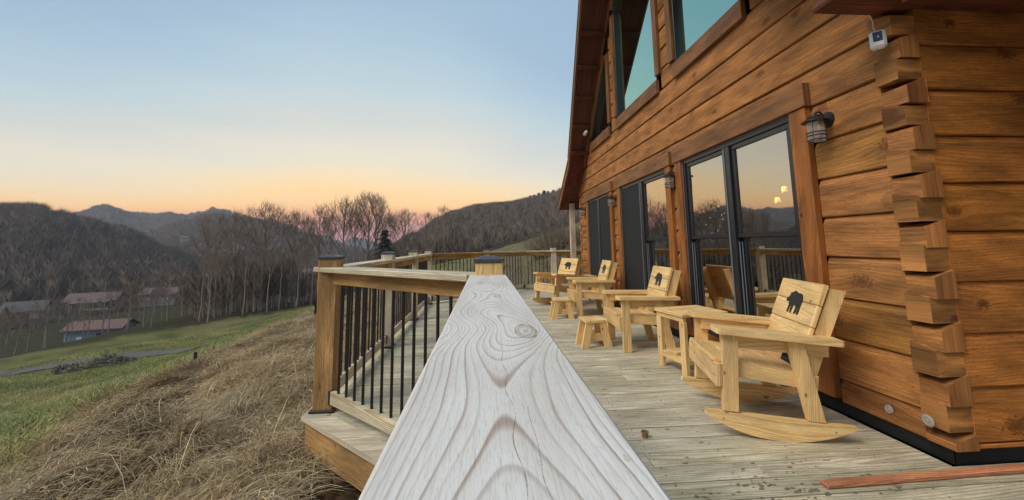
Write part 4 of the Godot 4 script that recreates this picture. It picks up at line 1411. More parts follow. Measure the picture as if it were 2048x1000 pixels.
func railings() -> void:
	rng.seed = 3003
	var p1 := Vector2(0.022, -2.0)
	var p0 := Vector2(-1.19, -3.115)
	var p2 := Vector2(-1.19, -4.90)
	var pm := Vector2(-1.19, -6.62)
	var p3 := Vector2(-1.19, -8.35)
	var p4 := Vector2(0.045, -9.48)
	var pc := Vector2(1.05, -10.40)
	var p5 := Vector2(1.86, -10.40)
	post("square post with black cap at the end of the big foreground handrail", p1.x, p1.y, true, 1.107, "pine")
	post("thick brown corner post with black cap at the left end of the slanted railing", p0.x, p0.y, true)
	post("second post along the left railing, just behind the corner post", p2.x, p2.y, true, 1.107, "grey_pine")
	post("third post along the left railing, small black cap", pm.x, pm.y, true, 1.107, "grey_pine")
	post("fourth post along the left railing, where it turns at the far corner", p3.x, p3.y, true, 1.107, "grey_pine")
	post("half hidden post of the far railing behind the nearest post cap", p4.x, p4.y, true, 1.085, "grey_pine")
	post("pale uncapped post of the far railing near the house", p5.x, p5.y, false, 1.10, "grey_pine")
	# the foreground handrail: its own grooved board
	railing("railing", "foreground railing whose wide weathered handrail fills the picture", p1, Vector2(0.016, 2.1), 0.075, 0.0, -0.05, 0.0, "rail", true)
	var near := get_node("railing") as Node3D
	var zl := 2.1 + 1.955
	var b := MB.new()
	b.grain = 2
	b.box(Vector3.ZERO, Vector3(0.183, 0.038, zl), 0.005)
	# lay the grain by distance from the eye end: u across, v along
	for i in b.v.size():
		b.uv[i] = Vector2((b.v[i].x + 0.0915) / 0.183 * 0.962 + 0.019, (1.955 - (b.v[i].z + zl * 0.5) + 0.4) / 2.6)
	var tr := put("top_rail", b.mesh(M.rail), near)
	tr.transform = near.transform.affine_inverse() * Transform3D(Basis.IDENTITY, Vector3(0.016, 1.028, -1.955 + zl * 0.5))
	# a short board carries the rail round the post
	var cap := put("top_rail", board(Vector3(0.183, 0.037, 0.150), 2, "grey_pine", 0.005), near)
	cap.transform = near.transform.affine_inverse() * Transform3D(Basis.IDENTITY, Vector3(0.016, 1.027, -2.032))
	railing("railing", "slanted railing with black balusters between the two capped corner posts", p1, p0, 0.07, 0.075, -0.07, 0.10, "grey_pine")
	railing("railing", "left railing running away from the thick corner post", p0, p2, 0.07, 0.07, -0.02, 0.0, "grey_pine")
	railing("railing", "left railing between its second and third posts", p2, pm, 0.07, 0.07, -0.002, 0.0, "grey_pine")
	railing("railing", "left railing between its third post and the far corner", pm, p3, 0.07, 0.07, -0.002, 0.09, "grey_pine")
	railing("railing", "far slanted railing left of the nearest post cap", p3, p4, 0.09, 0.07, -0.06, 0.0, "treated")
	railing("railing", "far slanted railing right of the nearest post cap", p4, pc, 0.07, 0.01, -0.002, 0.03, "grey_pine")
	railing("railing", "far railing between the slanted part and the pale post", pc, p5, 0.01, 0.07, -0.04, 0.0, "grey_pine")
	railing("railing", "far railing running on behind the house corner", p5, Vector2(3.6, -10.40), 0.07, 0.0, -0.002, 0.0, "grey_pine")

# ---------------------------------------------------------------- furniture
func bear_shape() -> PackedVector2Array:
	# walking bear, nose to the right, about one unit long
	var c := Curve2D.new()
	var pts := [[-0.50, 0.10], [-0.46, 0.26], [-0.32, 0.37], [-0.10, 0.37], [0.06, 0.42], [0.20, 0.40], [0.30, 0.32], [0.33, 0.36], [0.38, 0.33], [0.39, 0.25], [0.46, 0.17], [0.55, 0.11], [0.56, 0.04], [0.47, 0.01], [0.37, 0.02], [0.30, -0.12], [0.33, -0.32], [0.22, -0.33], [0.17, -0.12], [0.12, -0.10], [0.13, -0.32], [0.02, -0.33], [-0.02, -0.08], [-0.14, -0.08], [-0.19, -0.16], [-0.15, -0.32], [-0.27, -0.33], [-0.31, -0.12], [-0.35, -0.13], [-0.33, -0.32], [-0.46, -0.33], [-0.48, -0.08]]
	var out := PackedVector2Array()
	for i in pts.size():
		var p := []
		for k in 4:
			var q: Array = pts[(i + k - 1 + pts.size()) % pts.size()]
			p.append(Vector2(q[0], q[1]))
		out.append(p[1])
		out.append(p[1].cubic_interpolate(p[2], p[0], p[3], 0.5))
	return out

# local axes: +x towards the sitter's knees, y up, z to the sitter's right
func make_chair(rocker: bool, label: String, group: String) -> Node3D:
	var t := thing("rocking_chair" if rocker else "deck_chair", label, "chair", Vector3.ZERO, group)
	var low := 0.135 if rocker else 0.0
	var dy := 0.0 if rocker else -0.03
	var hw := 0.302
	for s in [-1.0, 1.0]:
		if rocker:
			var poly := PackedVector2Array()
			poly.append(Vector2(-0.425, 0.130))
			for i in 17:
				var u := lerpf(-0.43, 0.40, i / 16.0)
				poly.append(Vector2(u, 0.118 * pow(absf(u) / 0.425, 2.1)))
			poly.append(Vector2(0.396, 0.130))
			var b := MB.new()
			b.grain = 0
			b.off = Vector2(0.07, 0.4 if s > 0 else 0.9)
			b.prism(poly, Vector3(0, 0, s * hw), Vector3(1, 0, 0), Vector3.UP, Vector3(0, 0, 1), -0.019, 0.019)
			var rk := put("rocker", b.mesh(M.pine), t)
			for u in [-0.31, 0.30]:
				b = MB.new()
				b.lathe(Vector3.ZERO, PackedVector2Array([Vector2(0, 0.003), Vector2(0.005, 0.002), Vector2(0.006, 0)]), 10)
				put("screw", b.mesh(M.steel), rk, Vector3(u, 0.09, s * (hw + 0.019)), Vector3(PI / 2 * s, 0, 0))
		var top := 0.598 + dy
		bx("front_leg", t, Vector3(0.256, (low + top) * 0.5, s * hw), Vector3(0.092, top - low, 0.038), 1, "pine")
		# slanted rear leg
		var a := Vector2(-0.11, 0.585 + dy)
		var c := Vector2(-0.215 - (0.0 if rocker else 0.032), low + 0.004)
		var e := a - c
		var bl := MB.new()
		bl.grain = 1
		bl.off = Vector2(0.12, 0.2)
		bl.prism(PackedVector2Array([Vector2(c.x - 0.046, low), Vector2(c.x + 0.046, low), Vector2(a.x + 0.046, a.y), Vector2(a.x - 0.046, a.y)]), Vector3(0, 0, s * hw), Vector3(1, 0, 0), Vector3.UP, Vector3(0, 0, 1), -0.019, 0.019)
		put("rear_leg", bl.mesh(M.pine), t)
		# arm: a board with rounded ends, dipping a little to the back
		var ap := PackedVector2Array()
		for k in 4:
			var cx := 0.325 if k < 2 else -0.335
			var cz := 0.052 if k in [1, 2] else -0.052
			var a0 := [-PI / 2, 0.0, PI / 2, PI][k] as float
			for i in 5:
				var th := a0 + i / 4.0 * PI / 2
				ap.append(Vector2(cx + 0.022 * cos(th), cz + 0.022 * sin(th)))
		bl = MB.new()
		bl.grain = 0
		bl.off = Vector2(0.15, 0.55 * s)
		bl.prism(ap, Vector3.ZERO, Vector3(1, 0, 0), Vector3(0, 0, 1), Vector3.UP, -0.017, 0.017)
		put("armrest", bl.mesh(M.pine), t, Vector3(0, 0.612 + dy, s * (hw - 0.012)), Vector3(0, 0, 0.022))
		bx("arm_support", t, Vector3(-0.02, 0.552 + dy, s * (hw - 0.0385)), Vector3(0.58, 0.086, 0.038), 0, "pine", Vector3(0, 0, 0.015))
		bx("seat_rail", t, Vector3(0.0, 0.362 + dy, s * (hw - 0.0387)), Vector3(0.50, 0.089, 0.037), 0, "pine", Vector3(0, 0, 0.08))
		# slanted back post, seat to shoulder
		bl = MB.new()
		bl.grain = 1
		bl.off = Vector2(0.02, 0.7)
		bl.prism(PackedVector2Array([Vector2(-0.235, 0.30 + dy), Vector2(-0.150, 0.32 + dy), Vector2(-0.352, 0.915 + dy), Vector2(-0.438, 0.905 + dy)]), Vector3(0, 0, s * 0.222), Vector3(1, 0, 0), Vector3.UP, Vector3(0, 0, 1), -0.019, 0.019)
		put("back_post", bl.mesh(M.pine), t)
	bx("front_apron", t, Vector3(0.322, 0.345 + dy, 0), Vector3(0.038, 0.138, 0.642), 2, "pine")
	# seat boards, dipping to the back
	for i in 4:
		var u := 0.285 - i * 0.137
		bx("seat_board", t, Vector3(u, 0.424 + dy - (0.30 - u) * 0.09, 0), Vector3(0.132, 0.026, 0.528), 2, "pine", Vector3(0, 0, 0.09), 0.004)
	for s in [-1.0, 1.0]:
		for q in [Vector3(0.3415, 0.31 + dy, 0.28 * s), Vector3(0.3415, 0.38 + dy, 0.28 * s)]:
			var sb := MB.new()
			sb.lathe(Vector3.ZERO, PackedVector2Array([Vector2(0, 0.0015), Vector2(0.0045, 0.001), Vector2(0.005, 0)]), 8)
			put("screw", sb.mesh(M.steel), t, q, Vector3(0, 0, -PI / 2))
	bx("rear_brace", t, Vector3(-0.20, 0.30 + dy, 0), Vector3(0.03, 0.089, 0.40), 2, "pine")
	# three back boards lie on the slanted posts
	var dir := Vector2(-0.094, 0.295).normalized()
	var nrm := Vector2(dir.y, -dir.x)
	var base := Vector2(-0.340, 0.932 + dy)
	var tilt := atan2(-dir.x, dir.y)
	for i in 3:
		var mid := base - dir * (0.069 + 0.1425 * i) + nrm * 0.016
		bx("back_board", t, Vector3(mid.x, mid.y, 0), Vector3(0.032, 0.139, 0.514), 2, "pine", Vector3(0, 0, tilt), 0.005)
	# bear silhouette over the two upper boards
	var bc := base - dir * 0.165 + nrm * 0.0335
	var bb := MB.new()
	bb.prism(bear_shape(), Vector3.ZERO, Vector3(0, 0, 1), Vector3.UP, Vector3(-1, 0, 0), -0.0015, 0.0015)
	var be := put("bear_emblem", bb.mesh(M.bear), t, Vector3(bc.x, bc.y, 0), Vector3(0, 0, tilt))
	be.scale = Vector3(1, 0.205, 0.185)
	return t

func set_pose(t: Node3D, x: float, z: float, yaw: float, tilt: float) -> void:
	t.transform = Transform3D(Basis(Vector3.UP, PI - yaw) * Basis(Vector3(0, 0, 1), tilt), Vector3(x, 0.001, z))

func footstool(x: float, z: float, turn: float, label: String) -> void:
	var t := thing("footstool", label, "footstool", Vector3(x, 0, z), "footstools in front of the chairs")
	t.rotation.y = turn
	bx("top_board", t, Vector3(0, 0.300, -0.070), Vector3(0.265, 0.034, 0.138), 2, "pine", Vector3.ZERO, 0.005)
	bx("top_board", t, Vector3(0, 0.300, 0.070), Vector3(0.265, 0.034, 0.138), 2, "pine", Vector3.ZERO, 0.005)
	for end in [-1.0, 1.0]:
		for s in [-1.0, 1.0]:
			var b := MB.new()
			b.grain = 1
			b.off = Vector2(0.05, 0.3 * s + end)
			b.prism(PackedVector2Array([Vector2(s * 0.185, 0.001), Vector2(s * 0.100, 0.001), Vector2(s * 0.040, 0.283), Vector2(s * 0.122, 0.283)]), Vector3(0, 0, end * 0.108), Vector3(1, 0, 0), Vector3.UP, Vector3(0, 0, 1), -0.019, 0.019)
			put("leg", b.mesh(M.pine), t)
		var c := MB.new()
		c.grain = 0
		c.prism(PackedVector2Array([Vector2(-0.085, 0.07), Vector2(0.085, 0.07), Vector2(0.062, 0.155), Vector2(-0.062, 0.155)]), Vector3(0, 0, end * 0.074), Vector3(1, 0, 0), Vector3.UP, Vector3(0, 0, 1), -0.014, 0.014)
		put("stretcher", c.mesh(M.pine), t)
	bx("stretcher", t, Vector3(0, 0.12, 0), Vector3(0.03, 0.06, 0.12), 2, "pine")

func side_table(x: float, z: float, turn: float, label: String) -> void:
	var t := thing("side_table", label, "side table", Vector3(x, 0, z), "side tables between the chairs")
	t.rotation.y = turn
	for i in 3:
		bx("top_board", t, Vector3(0, 0.535, (i - 1) * 0.142), Vector3(0.50, 0.032, 0.139), 0, "pine", Vector3.ZERO, 0.005)
	for sx in [-1.0, 1.0]:
		bx("cleat", t, Vector3(sx * 0.215, 0.496, 0), Vector3(0.034, 0.044, 0.40), 2, "pine")
		for sz in [-1.0, 1.0]:
			bx("leg", t, Vector3(sx * 0.214, 0.237, sz * 0.172), Vector3(0.036, 0.474, 0.070), 1, "pine")
		bx("stretcher", t, Vector3(sx * 0.214, 0.125, 0), Vector3(0.030, 0.06, 0.273), 2, "pine")
	bx("shelf", t, Vector3(0, 0.168, 0), Vector3(0.46, 0.026, 0.15), 0, "pine")

func furniture() -> void:
	rng.seed = 4004
	var grp := "pine chairs with bear backs"
	var c1 := make_chair(true, "nearest pine rocking chair with bear on its back", grp)
	set_pose(c1, 1.834, -2.654, 0.258, 0.065)
	var c2 := make_chair(false, "pine deck chair behind the nearest footstool", grp)
	set_pose(c2, 1.837, -4.60, 0.037, 0.0)
	var c3 := c2.duplicate() as Node3D
	c3.name = numbered("deck_chair")
	add_child(c3)
	tag(c3, "pine deck chair third from the viewer, behind the farther footstool", "chair", grp)
	set_pose(c3, 1.825, -6.70, 0.032, 0.0)
	var c4 := c1.duplicate() as Node3D
	c4.name = numbered("rocking_chair")
	add_child(c4)
	tag(c4, "farthest pine rocking chair, turned towards the viewer by the far railing", "chair", grp)
	set_pose(c4, 1.414, -7.66, -0.504, 0.065)
	footstool(1.285, -4.655, 0.09, "nearest pine footstool, in front of the second chair")
	footstool(1.255, -6.42, 0.03, "farther pine footstool, in front of the third chair")
	side_table(1.985, -3.70, 0.17, "pine side table between the nearest two chairs")
	side_table(2.02, -8.0, 0.10, "pine side table between the two farthest chairs")
	# offcut lying by the corner
	var oc := thing("wood_offcut", "reddish board offcut lying on the deck by the house corner", "board", Vector3(2.30, 0.0, -1.925))
	bx("board", oc, Vector3(0, 0.014, 0), Vector3(1.32, 0.022, 0.045), 0, "cut", Vector3(0, 0.025, 0.0), 0.004)
	var b := MB.new()
	b.tint = Color(0.3, 0.17, 0.09)
	b.lathe(Vector3.ZERO, PackedVector2Array([Vector2(0.018, 0.0), Vector2(0.020, 0.024), Vector2(0.024, 0.026), Vector2(0.024, 0.031), Vector2(0.017, 0.031), Vector2(0.015, 0.004), Vector2(0.0, 0.004)]), 20)
	var rg := put("bottle_cap", b.mesh(M.plant), null, Vector3(0.985, 0.003, -2.47))
	tag(rg, "small brown ring cap lying on the deck planks", "cap")

# ---------------------------------------------------------------- valley buildings and small things outside
func cottage(called: String, label: String, az: float, dist: float, y: float, turn: float, size: Vector3, rise: float, wall: Color, roof: Color, wins: Array, porch := false) -> void:
	var a := deg_to_rad(az)
	var t := thing(called, label, "building", Vector3(sin(a) * dist, y, -cos(a) * dist), "buildings in the valley")
	t.rotation.y = deg_to_rad(turn)
	var wm := solid(wall, 0.9)
	var rm := solid(roof, 0.85)
	var h := size * 0.5
	var b := MB.new()
	b.grain = 0
	# gable along x: the ridge runs along x
	b.prism(PackedVector2Array([Vector2(-h.z, -1.0), Vector2(h.z, -1.0), Vector2(h.z, size.y), Vector2(0, size.y + rise), Vector2(-h.z, size.y)]), Vector3.ZERO, Vector3(0, 0, 1), Vector3.UP, Vector3(1, 0, 0), -h.x, h.x)
	put("wall", b.mesh(wm), t)
	var sl := Vector2(h.z, -rise).normalized()
	for s in [-1.0, 1.0]:
		b = MB.new()
		b.grain = 0
		b.prism(PackedVector2Array([Vector2(0, size.y + rise + 0.02), Vector2(s * (h.z + sl.x * 0.5), size.y + 0.02 + sl.y * 0.5), Vector2(s * (h.z + sl.x * 0.5), size.y + 0.2 + sl.y * 0.5), Vector2(0, size.y + rise + 0.2)]), Vector3.ZERO, Vector3(0, 0, 1), Vector3.UP, Vector3(1, 0, 0), -h.x - 0.4, h.x + 0.4)
		put("roof", b.mesh(rm), t)
	for q in wins:
		# x, y, w, h, bright
		var f := put("window", board(Vector3(q[2], q[3], 0.08), 0, "white" if q[4] > 0 else "black", 0.01), t, Vector3(q[0], q[1], h.z + 0.03))
		put("pane", board(Vector3(q[2] * 0.8, q[3] * 0.8, 0.04), 0, "flash" if q[4] < 2 else "white", 0.004), f, Vector3(0, 0, 0.035))
	if porch:
		b = MB.new()
		b.grain = 0
		b.box(Vector3(0, 0, 0), Vector3(size.x * 0.55, 0.35, 0.15), 0.0)
		put("porch_railing", b.mesh(M.white), t, Vector3(size.x * 0.18, 1.1, h.z + 2.2))
		b = MB.new()
		b.box(Vector3.ZERO, Vector3(size.x * 0.58, 0.25, 2.4), 0.0)
		put("porch_floor", b.mesh(wm), t, Vector3(size.x * 0.18, 0.55, h.z + 1.2))
		b = MB.new()
		b.box(Vector3.ZERO, Vector3(size.x * 0.75, 0.18, 3.0), 0.0)
		put("porch_roof", b.mesh(rm), t, Vector3(size.x * 0.05, size.y - 0.2, h.z + 1.4), Vector3(0.12, 0, 0))
		for k in 4:
			b = MB.new()
			b.box(Vector3.ZERO, Vector3(0.16, 2.3, 0.16), 0.0)
			put("porch_column", b.mesh(M.white), t, Vector3(lerpf(-0.28, 0.38, k / 3.0) * size.x, 1.7, h.z + 2.2))

func valley() -> void:
	rng.seed = 5005
	cottage("shed", "pale blue shed with red-brown roof at the field edge", -42.0, 92.0, -13.4, 12.0, Vector3(7.0, 2.6, 3.8), 0.9, srgb(128, 150, 158), srgb(112, 84, 80), [[-1.6, 1.3, 0.7, 0.4, 2], [0.9, 1.55, 0.8, 0.7, 0]])
	cottage("farmhouse", "low farmhouse with red-brown roof and white porch rail", -42.6, 160.0, -15.2, 20.0, Vector3(10.5, 3.2, 6.5), 1.7, srgb(84, 78, 72), srgb(104, 84, 78), [[-4.0, 1.6, 1.1, 1.2, 1], [-2.2, 1.6, 1.1, 1.2, 1]], true)
	cottage("cottage", "grey cottage half hidden by trees left of the farmhouse", -46.9, 150.0, -15.2, 30.0, Vector3(6.5, 2.8, 5.5), 1.9, srgb(98, 100, 102), srgb(84, 80, 76), [[-2.5, 1.6, 1.3, 1.1, 0], [2.0, 1.5, 1.3, 1.1, 2]])
	cottage("cottage", "blue-grey cottage at the left edge of the view", -49.6, 145.0, -15.2, 35.0, Vector3(7.0, 2.8, 6.0), 1.6, srgb(98, 108, 116), srgb(88, 86, 86), [[-1.5, 1.4, 1.0, 1.0, 0], [1.8, 1.2, 1.6, 0.5, 2]])
	cottage("cottage", "white-fronted house behind the slim trunks, right of the farmhouse", -37.6, 165.0, -14.6, 10.0, Vector3(9.0, 2.6, 6.0), 1.6, srgb(150, 148, 144), srgb(104, 92, 86), [[-2.6, 1.3, 1.6, 0.8, 2], [2.2, 1.3, 1.6, 0.9, 2]])
	cottage("barn", "long low building with faded red roof behind the tree row", -26.2, 205.0, -13.2, 4.0, Vector3(42.0, 2.6, 8.0), 2.4, srgb(92, 78, 72), srgb(134, 92, 86), [[-12.0, 1.4, 2.0, 1.0, 0], [2.0, 1.4, 2.0, 1.0, 0]])
	cottage("cottage", "small house with white gable seen between trunks", -34.0, 190.0, -12.5, -30.0, Vector3(7.0, 3.0, 6.0), 1.4, srgb(196, 196, 190), srgb(110, 104, 100), [[-1.5, 1.5, 1.0, 1.0, 0]])
	for q in [[-39.4, 420.0, 14.0, "tiny pale house high on the blue ridge"], [-34.6, 360.0, 3.0, "tiny house low on the middle ridge with white wall"], [-32.8, 330.0, -2.0, "tiny pale house among trees on the middle ridge"], [-31.0, 340.0, 2.5, "tiny bright house near the ridge hump"], [-36.2, 380.0, 9.0, "tiny grey house on the upper middle ridge"]]:
		cottage("hillside_house", q[3], q[0], q[1], q[2], 10.0, Vector3(4.2, 1.8, 4.0), 0.9, srgb(150, 150, 146), srgb(92, 90, 86), [])
	# small bare trees round the sheds
	var kk := [bare_tree(701, 0.25, 0.34, 9, 6, 5, 0.016, 0.0022), bare_tree(702, 0.35, 0.28, 8, 6, 5, 0.014, 0.0022)]
	rng.seed = 717
	for i in 34:
		var a := deg_to_rad(lerpf(-52.0, -36.5, (i + rng.randf()) / 34.0))
		var D := rng.randf_range(66.0, 84.0) if i % 3 else rng.randf_range(110.0, 140.0)
		var x := sin(a) * D
		var z := -cos(a) * D
		tree("small_tree", "small bare tree among the sheds and cottages in the valley", kk[i % 2], x, z, ground_at(x, z) - 0.2, rng.randf_range(4.5, 7.5), 1.0, rng.randf() * TAU, "bare trees round the valley cottages")
	# heap of cut grass and brush on the track
	var hp := MB.new()
	rng.seed = 61
	for i in 1400:
		var u := rng.randf_range(-1, 1)
		var r := sqrt(maxf(0.0, 1.0 - u * u))
		var v := rng.randf_range(-1, 1)
		var x := u * 2.6
		var z := v * 1.2 * r
		var y := 0.75 * r * sqrt(maxf(0.0, 1.0 - v * v)) * (0.7 + 0.3 * sin(u * 5.0 + 1.0))
		var d := Vector3(rng.randf_range(-1, 1), rng.randf_range(-0.2, 0.5), rng.randf_range(-1, 1)).normalized() * rng.randf_range(0.2, 0.5)
		var s := d.cross(Vector3.UP).normalized() * 0.05
		var g := rng.randf_range(0.6, 1.2)
		hp.tint = Color(0.21 * g, 0.195 * g, 0.135 * g)
		hp.tri(Vector3(x, y, z) - s, Vector3(x, y, z) + s, Vector3(x, y, z) + d, Vector3.UP)
	var gy := ground_at(-27.3, -30.6)
	for i in 24:
		for j in 10:
			var q := []
			for e in [[0, 0], [1, 0], [1, 1], [0, 1]]:
				var u := lerpf(-1.0, 1.0, (i + e[0]) / 24.0)
				var v := lerpf(-1.0, 1.0, (j + e[1]) / 10.0)
				var r := sqrt(maxf(0.0, 1.0 - u * u))
				q.append(Vector3(u * 2.6, 0.72 * r * sqrt(maxf(0.0, 1.0 - v * v)) * (0.7 + 0.3 * sin(u * 5.0 + 1.0)) - 0.1, v * 1.2 * r))
			hp.tint = Color(0.15, 0.14, 0.095)
			hp.quad(q[0], q[1], q[2], q[3], Vector3.UP)
	var heap := put("brush_heap", hp.mesh(M.plant), null, Vector3(-27.3, gy, -30.6), Vector3(0, 0.25, 0))
	tag(heap, "grey-green heap of cut brush beside the gravel track", "brush heap")
	var st := thing("wooden_stake", "short dark stake standing at the edge of the dry grass", "stake", Vector3(-7.0, ground_at(-7.0, -10.2), -10.2))
	bx("shaft", st, Vector3(0, 0.10, 0), Vector3(0.06, 0.26, 0.045), 1, "black", Vector3(0.05, 0.2, 0.04))
	# black covered thing standing in the grass behind the corner post
	var bg := thing("covered_grill", "dark covered shape standing in the grass behind the thick post", "covered grill", Vector3(-5.80, ground_at(-5.80, -14.6) - 0.02, -14.6))
	var b := MB.new()
	b.tint = Color(0.012, 0.012, 0.014)
	b.lathe(Vector3.ZERO, PackedVector2Array([Vector2(0.20, 0.0), Vector2(0.30, 0.12), Vector2(0.27, 0.35), Vector2(0.31, 0.6), Vector2(0.24, 0.78), Vector2(0.25, 0.86), Vector2(0.13, 1.0), Vector2(0.06, 1.04), Vector2(0.0, 1.05)]), 14)
	put("cover", b.mesh(M.plant), bg)
	bx("handle", bg, Vector3(-0.1, 1.12, 0.05), Vector3(0.03, 0.2, 0.03), 1, "white")
	bx("tag_strip", bg, Vector3(-0.06, 0.14, 0.27), Vector3(0.05, 0.18, 0.02), 1, "white")
	# bare brambles on the bank behind the house corner
	rng.seed = 66
	var sh := []
	for i in 3:
		var m := MB.new()
		for k in 26:
			var az := rng.randf() * TAU
			m.tint = Color(1, 0.95, 0.85) * rng.randf_range(0.6, 1.1)
			branch(m, Vector3(rng.randf_range(-0.3, 0.3), 0, rng.randf_range(-0.3, 0.3)), Vector3(cos(az) * 0.7, rng.randf_range(0.5, 1.1), sin(az) * 0.7).normalized(), rng.randf_range(0.5, 0.9), 0.013, 1, 0.4)
		sh.append(m.mesh(M.bark))
	for i in 14:
		var z := rng.randf_range(-27.0, -13.5)
		var x := -z * rng.randf_range(0.13, 0.30)
		var o := put("bramble_bush", sh[i % 3], null, Vector3(x, ground_at(x, z) - 0.05, z), Vector3(0, rng.randf() * TAU, 0))
		o.scale = Vector3.ONE * rng.randf_range(0.8, 1.5)
		tag(o, "leafless bramble bush tangled on the bank behind the far railing", "bush", "brambles on the bank")

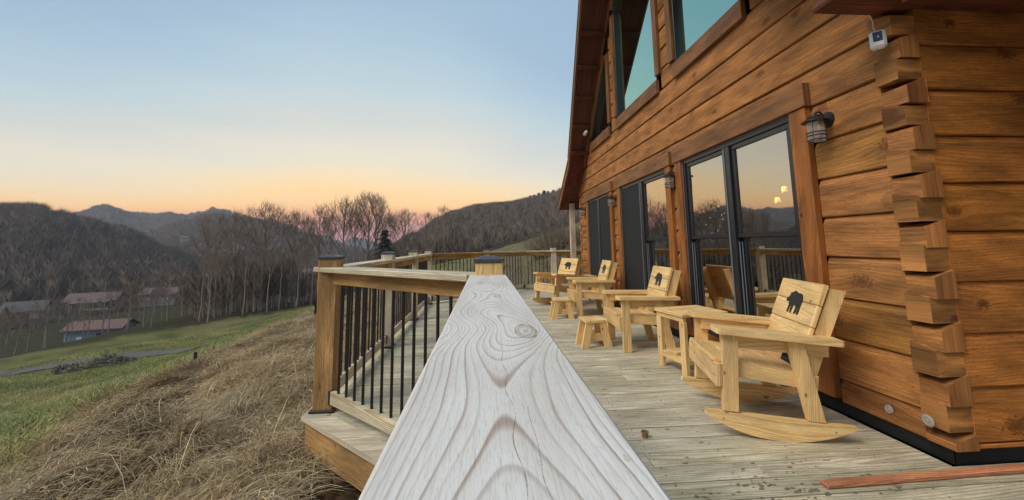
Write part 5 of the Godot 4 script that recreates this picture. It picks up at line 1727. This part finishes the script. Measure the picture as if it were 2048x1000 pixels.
func straw() -> void:
	# lying strands in clumps; each clump mesh is reused many times over the slope
	rng.seed = 7007
	var kinds := []
	for k in 6:
		var m := MB.new()
		var lay := rng.randf_range(-0.5, 0.5)
		var upright := k >= 4
		for i in 130:
			var az := lay + rng.randfn(0.0, 0.85 if not upright else 1.6)
			var p := Vector3(rng.randf_range(-0.3, 0.3), rng.randf_range(0.0, 0.05), rng.randf_range(-0.3, 0.3)) * (1.0 if not upright else 0.35)
			var d := Vector3(cos(az), rng.randf_range(0.0, 0.28) if not upright else rng.randf_range(0.5, 1.3), sin(az)).normalized()
			var l := rng.randf_range(0.05, 0.30) if rng.randf() < 0.85 else rng.randf_range(0.25, 0.45)
			var w := rng.randf_range(0.0010, 0.0026)
			if rng.randf() < 0.12:
				l *= 0.3
				w *= 3.0
			var g := rng.randf_range(0.45, 1.45)
			var c := Color(0.40, 0.315, 0.175).lerp(Color(0.25, 0.215, 0.155), rng.randf())
			if rng.randf() < 0.12:
				c = Color(0.50, 0.43, 0.28)
			m.tint = Color(c.r * g, c.g * g, c.b * g)
			var pr := p
			for s in 3:
				var e := pr + d * l / 3.0
				var sd := d.cross(Vector3.UP).normalized() * w * (1.0 - 0.25 * s)
				m.quad(pr - sd, pr + sd, e + sd * 0.75, e - sd * 0.75, Vector3.UP)
				pr = e
				d = (d + Vector3(rng.randf_range(-0.15, 0.15), -0.22 if not upright else -0.42, rng.randf_range(-0.15, 0.15))).normalized()
		kinds.append(m.mesh(M.plant))
	var xf := [[], [], [], [], [], []]
	var cl := [[], [], [], [], [], []]
	for i in 15000:
		var az := deg_to_rad(rng.randf_range(-78.0, 2.0))
		var D := lerpf(1.2, 24.0, pow(rng.randf(), 1.25))
		var x := sin(az) * D
		var z := -cos(az) * D
		if x > -1.42 or x < hay_edge(z) - 0.35 + 0.5 * hn1.get_noise_2d(x * 1.3, z * 1.3):
			if not (x > 0.4 and z < -11.5):
				continue
		if z > -3.0 and x > -1.5 + (z + 3.0) * 0.0 - 0.0 and x > -1.45:
			continue
		var bare := hn1.get_noise_2d(x * 1.3 + 40.0, z * 1.3)
		var e := hay_edge(z) - x
		if bare > 0.14 and rng.randf() < 0.75:
			continue
		if absf(e + 0.85) < 0.75 and z > -11.0 and rng.randf() < 0.7:
			continue
		var k := rng.randi() % 4 if rng.randf() < 0.94 else 4 + rng.randi() % 2
		var ang := hn2.get_noise_2d(x * 0.35, z * 0.35) * 3.4 + 0.4
		var n := Vector3(ground_at(x - 0.3, z) - ground_at(x + 0.3, z), 0.6, ground_at(x, z - 0.3) - ground_at(x, z + 0.3)).normalized()
		var bs := Basis(Quaternion(Vector3.UP, n)) * Basis(Vector3.UP, ang)
		var sc := rng.randf_range(0.75, 1.3)
		xf[k].append(Transform3D(bs.scaled(Vector3(sc, sc * rng.randf_range(0.8, 1.6), sc)), Vector3(x, ground_at(x, z) + 0.005, z)))
		var g := 1.24 + 0.6 * hn1.get_noise_2d(x * 0.9 - 20.0, z * 0.9) + rng.randf_range(-0.12, 0.12)
		var red := clampf(0.5 + hn2.get_noise_2d(x * 0.6, z * 0.6 + 30.0), 0.0, 1.0)
		cl[k].append(Color(g, g * lerpf(0.86, 1.0, red), g * lerpf(0.72, 1.02, red)))
	for k in 6:
		scatter("dry_grass", kinds[k], xf[k], cl[k])
	# short living grass of the field
	kinds = []
	for k in 3:
		var m := MB.new()
		for i in 60:
			var az := rng.randf() * TAU
			var p := Vector3(rng.randf_range(-0.25, 0.25), 0, rng.randf_range(-0.25, 0.25))
			var h := rng.randf_range(0.02, 0.06)
			var g := rng.randf_range(0.6, 1.3)
			var c := Color(0.140, 0.165, 0.055).lerp(Color(0.25, 0.215, 0.10), pow(rng.randf(), 1.6))
			m.tint = Color(c.r * g, c.g * g, c.b * g)
			var s := Vector3(-sin(az), 0, cos(az)) * 0.004
			m.tri(p - s, p + s, p + Vector3(cos(az) * 0.06, h, sin(az) * 0.06), Vector3.UP)
		kinds.append(m.mesh(M.plant))
	xf = [[], [], []]
	cl = [[], [], []]
	for i in 26000:
		var az := deg_to_rad(rng.randf_range(-72.0, 12.0))
		var D := lerpf(4.5, 50.0, pow(rng.randf(), 1.5))
		var x := sin(az) * D
		var z := -cos(az) * D
		if x > hay_edge(z) - 0.1 + 0.3 * hn1.get_noise_2d(x * 1.3, z * 1.3) or x > -1.0:
			continue
		if D > 30.0 and off_track(x, z) < 1.4:
			continue
		var k := rng.randi() % 3
		var sc := rng.randf_range(0.9, 1.6)
		xf[k].append(Transform3D(Basis(Vector3.UP, rng.randf() * TAU).scaled(Vector3(sc, sc, sc) * (1.0 + D * 0.02)), Vector3(x, ground_at(x, z), z)))
		var cg := ground_color(x, z)
		var g := rng.randf_range(1.0, 1.4)
		cl[k].append(Color(cg.r / 0.18 * g, cg.g / 0.18 * g, cg.b / 0.075 * g))
	for k in 3:
		scatter("field_grass", kinds[k], xf[k], cl[k])

# ---------------------------------------------------------------- scene
func _ready() -> void:
	var cam := Camera3D.new()
	cam.name = "camera"
	cam.near = 0.05
	cam.far = 6000.0
	cam.set_frustum(0.05 * 1000.0 / 767.25, Vector2(0, -0.05 * 100.0 / 767.25), 0.05, 6000.0)
	cam.basis = Basis(Vector3.UP, -0.07267458) * Basis(Vector3.RIGHT, 0.118565757) * Basis(Vector3.BACK, -0.01461365)
	cam.position = Vector3(0, 1.19, 0)
	add_child(cam)
	cam.current = true
	var env := Environment.new()
	env.background_mode = Environment.BG_SKY
	var sky := Sky.new()
	var pano := PanoramaSkyMaterial.new()
	pano.panorama = ImageTexture.create_from_image(sky_image())
	sky.sky_material = pano
	env.sky = sky
	env.tonemap_mode = Environment.TONE_MAPPER_LINEAR
	env.tonemap_exposure = 1.0
	env.background_energy_multiplier = 1.0
	env.sdfgi_enabled = true
	env.ssao_enabled = true
	env.ssil_enabled = true
	env.fog_enabled = true
	env.fog_density = 0.00042
	env.fog_light_color = Color(0.86, 0.88, 0.92)
	var we := WorldEnvironment.new()
	we.name = "environment"
	we.environment = env
	add_child(we)
	var sun := DirectionalLight3D.new()
	sun.name = "dusk_sky_light"
	sun.light_energy = 0.75
	sun.light_angular_distance = 30.0
	sun.light_color = Color(1.0, 0.95, 0.88)
	sun.shadow_enabled = true
	sun.look_at_from_position(Vector3(-0.75, 0.85, 0.35) * 10.0, Vector3.ZERO)
	add_child(sun)
	hn1 = noise(301, 0.9, 3)
	hn2 = noise(302, 2.6, 2)
	materials()
	terrain()
	woods()
	build_house()
	deck()
	railings()
	furniture()
	valley()
	straw()
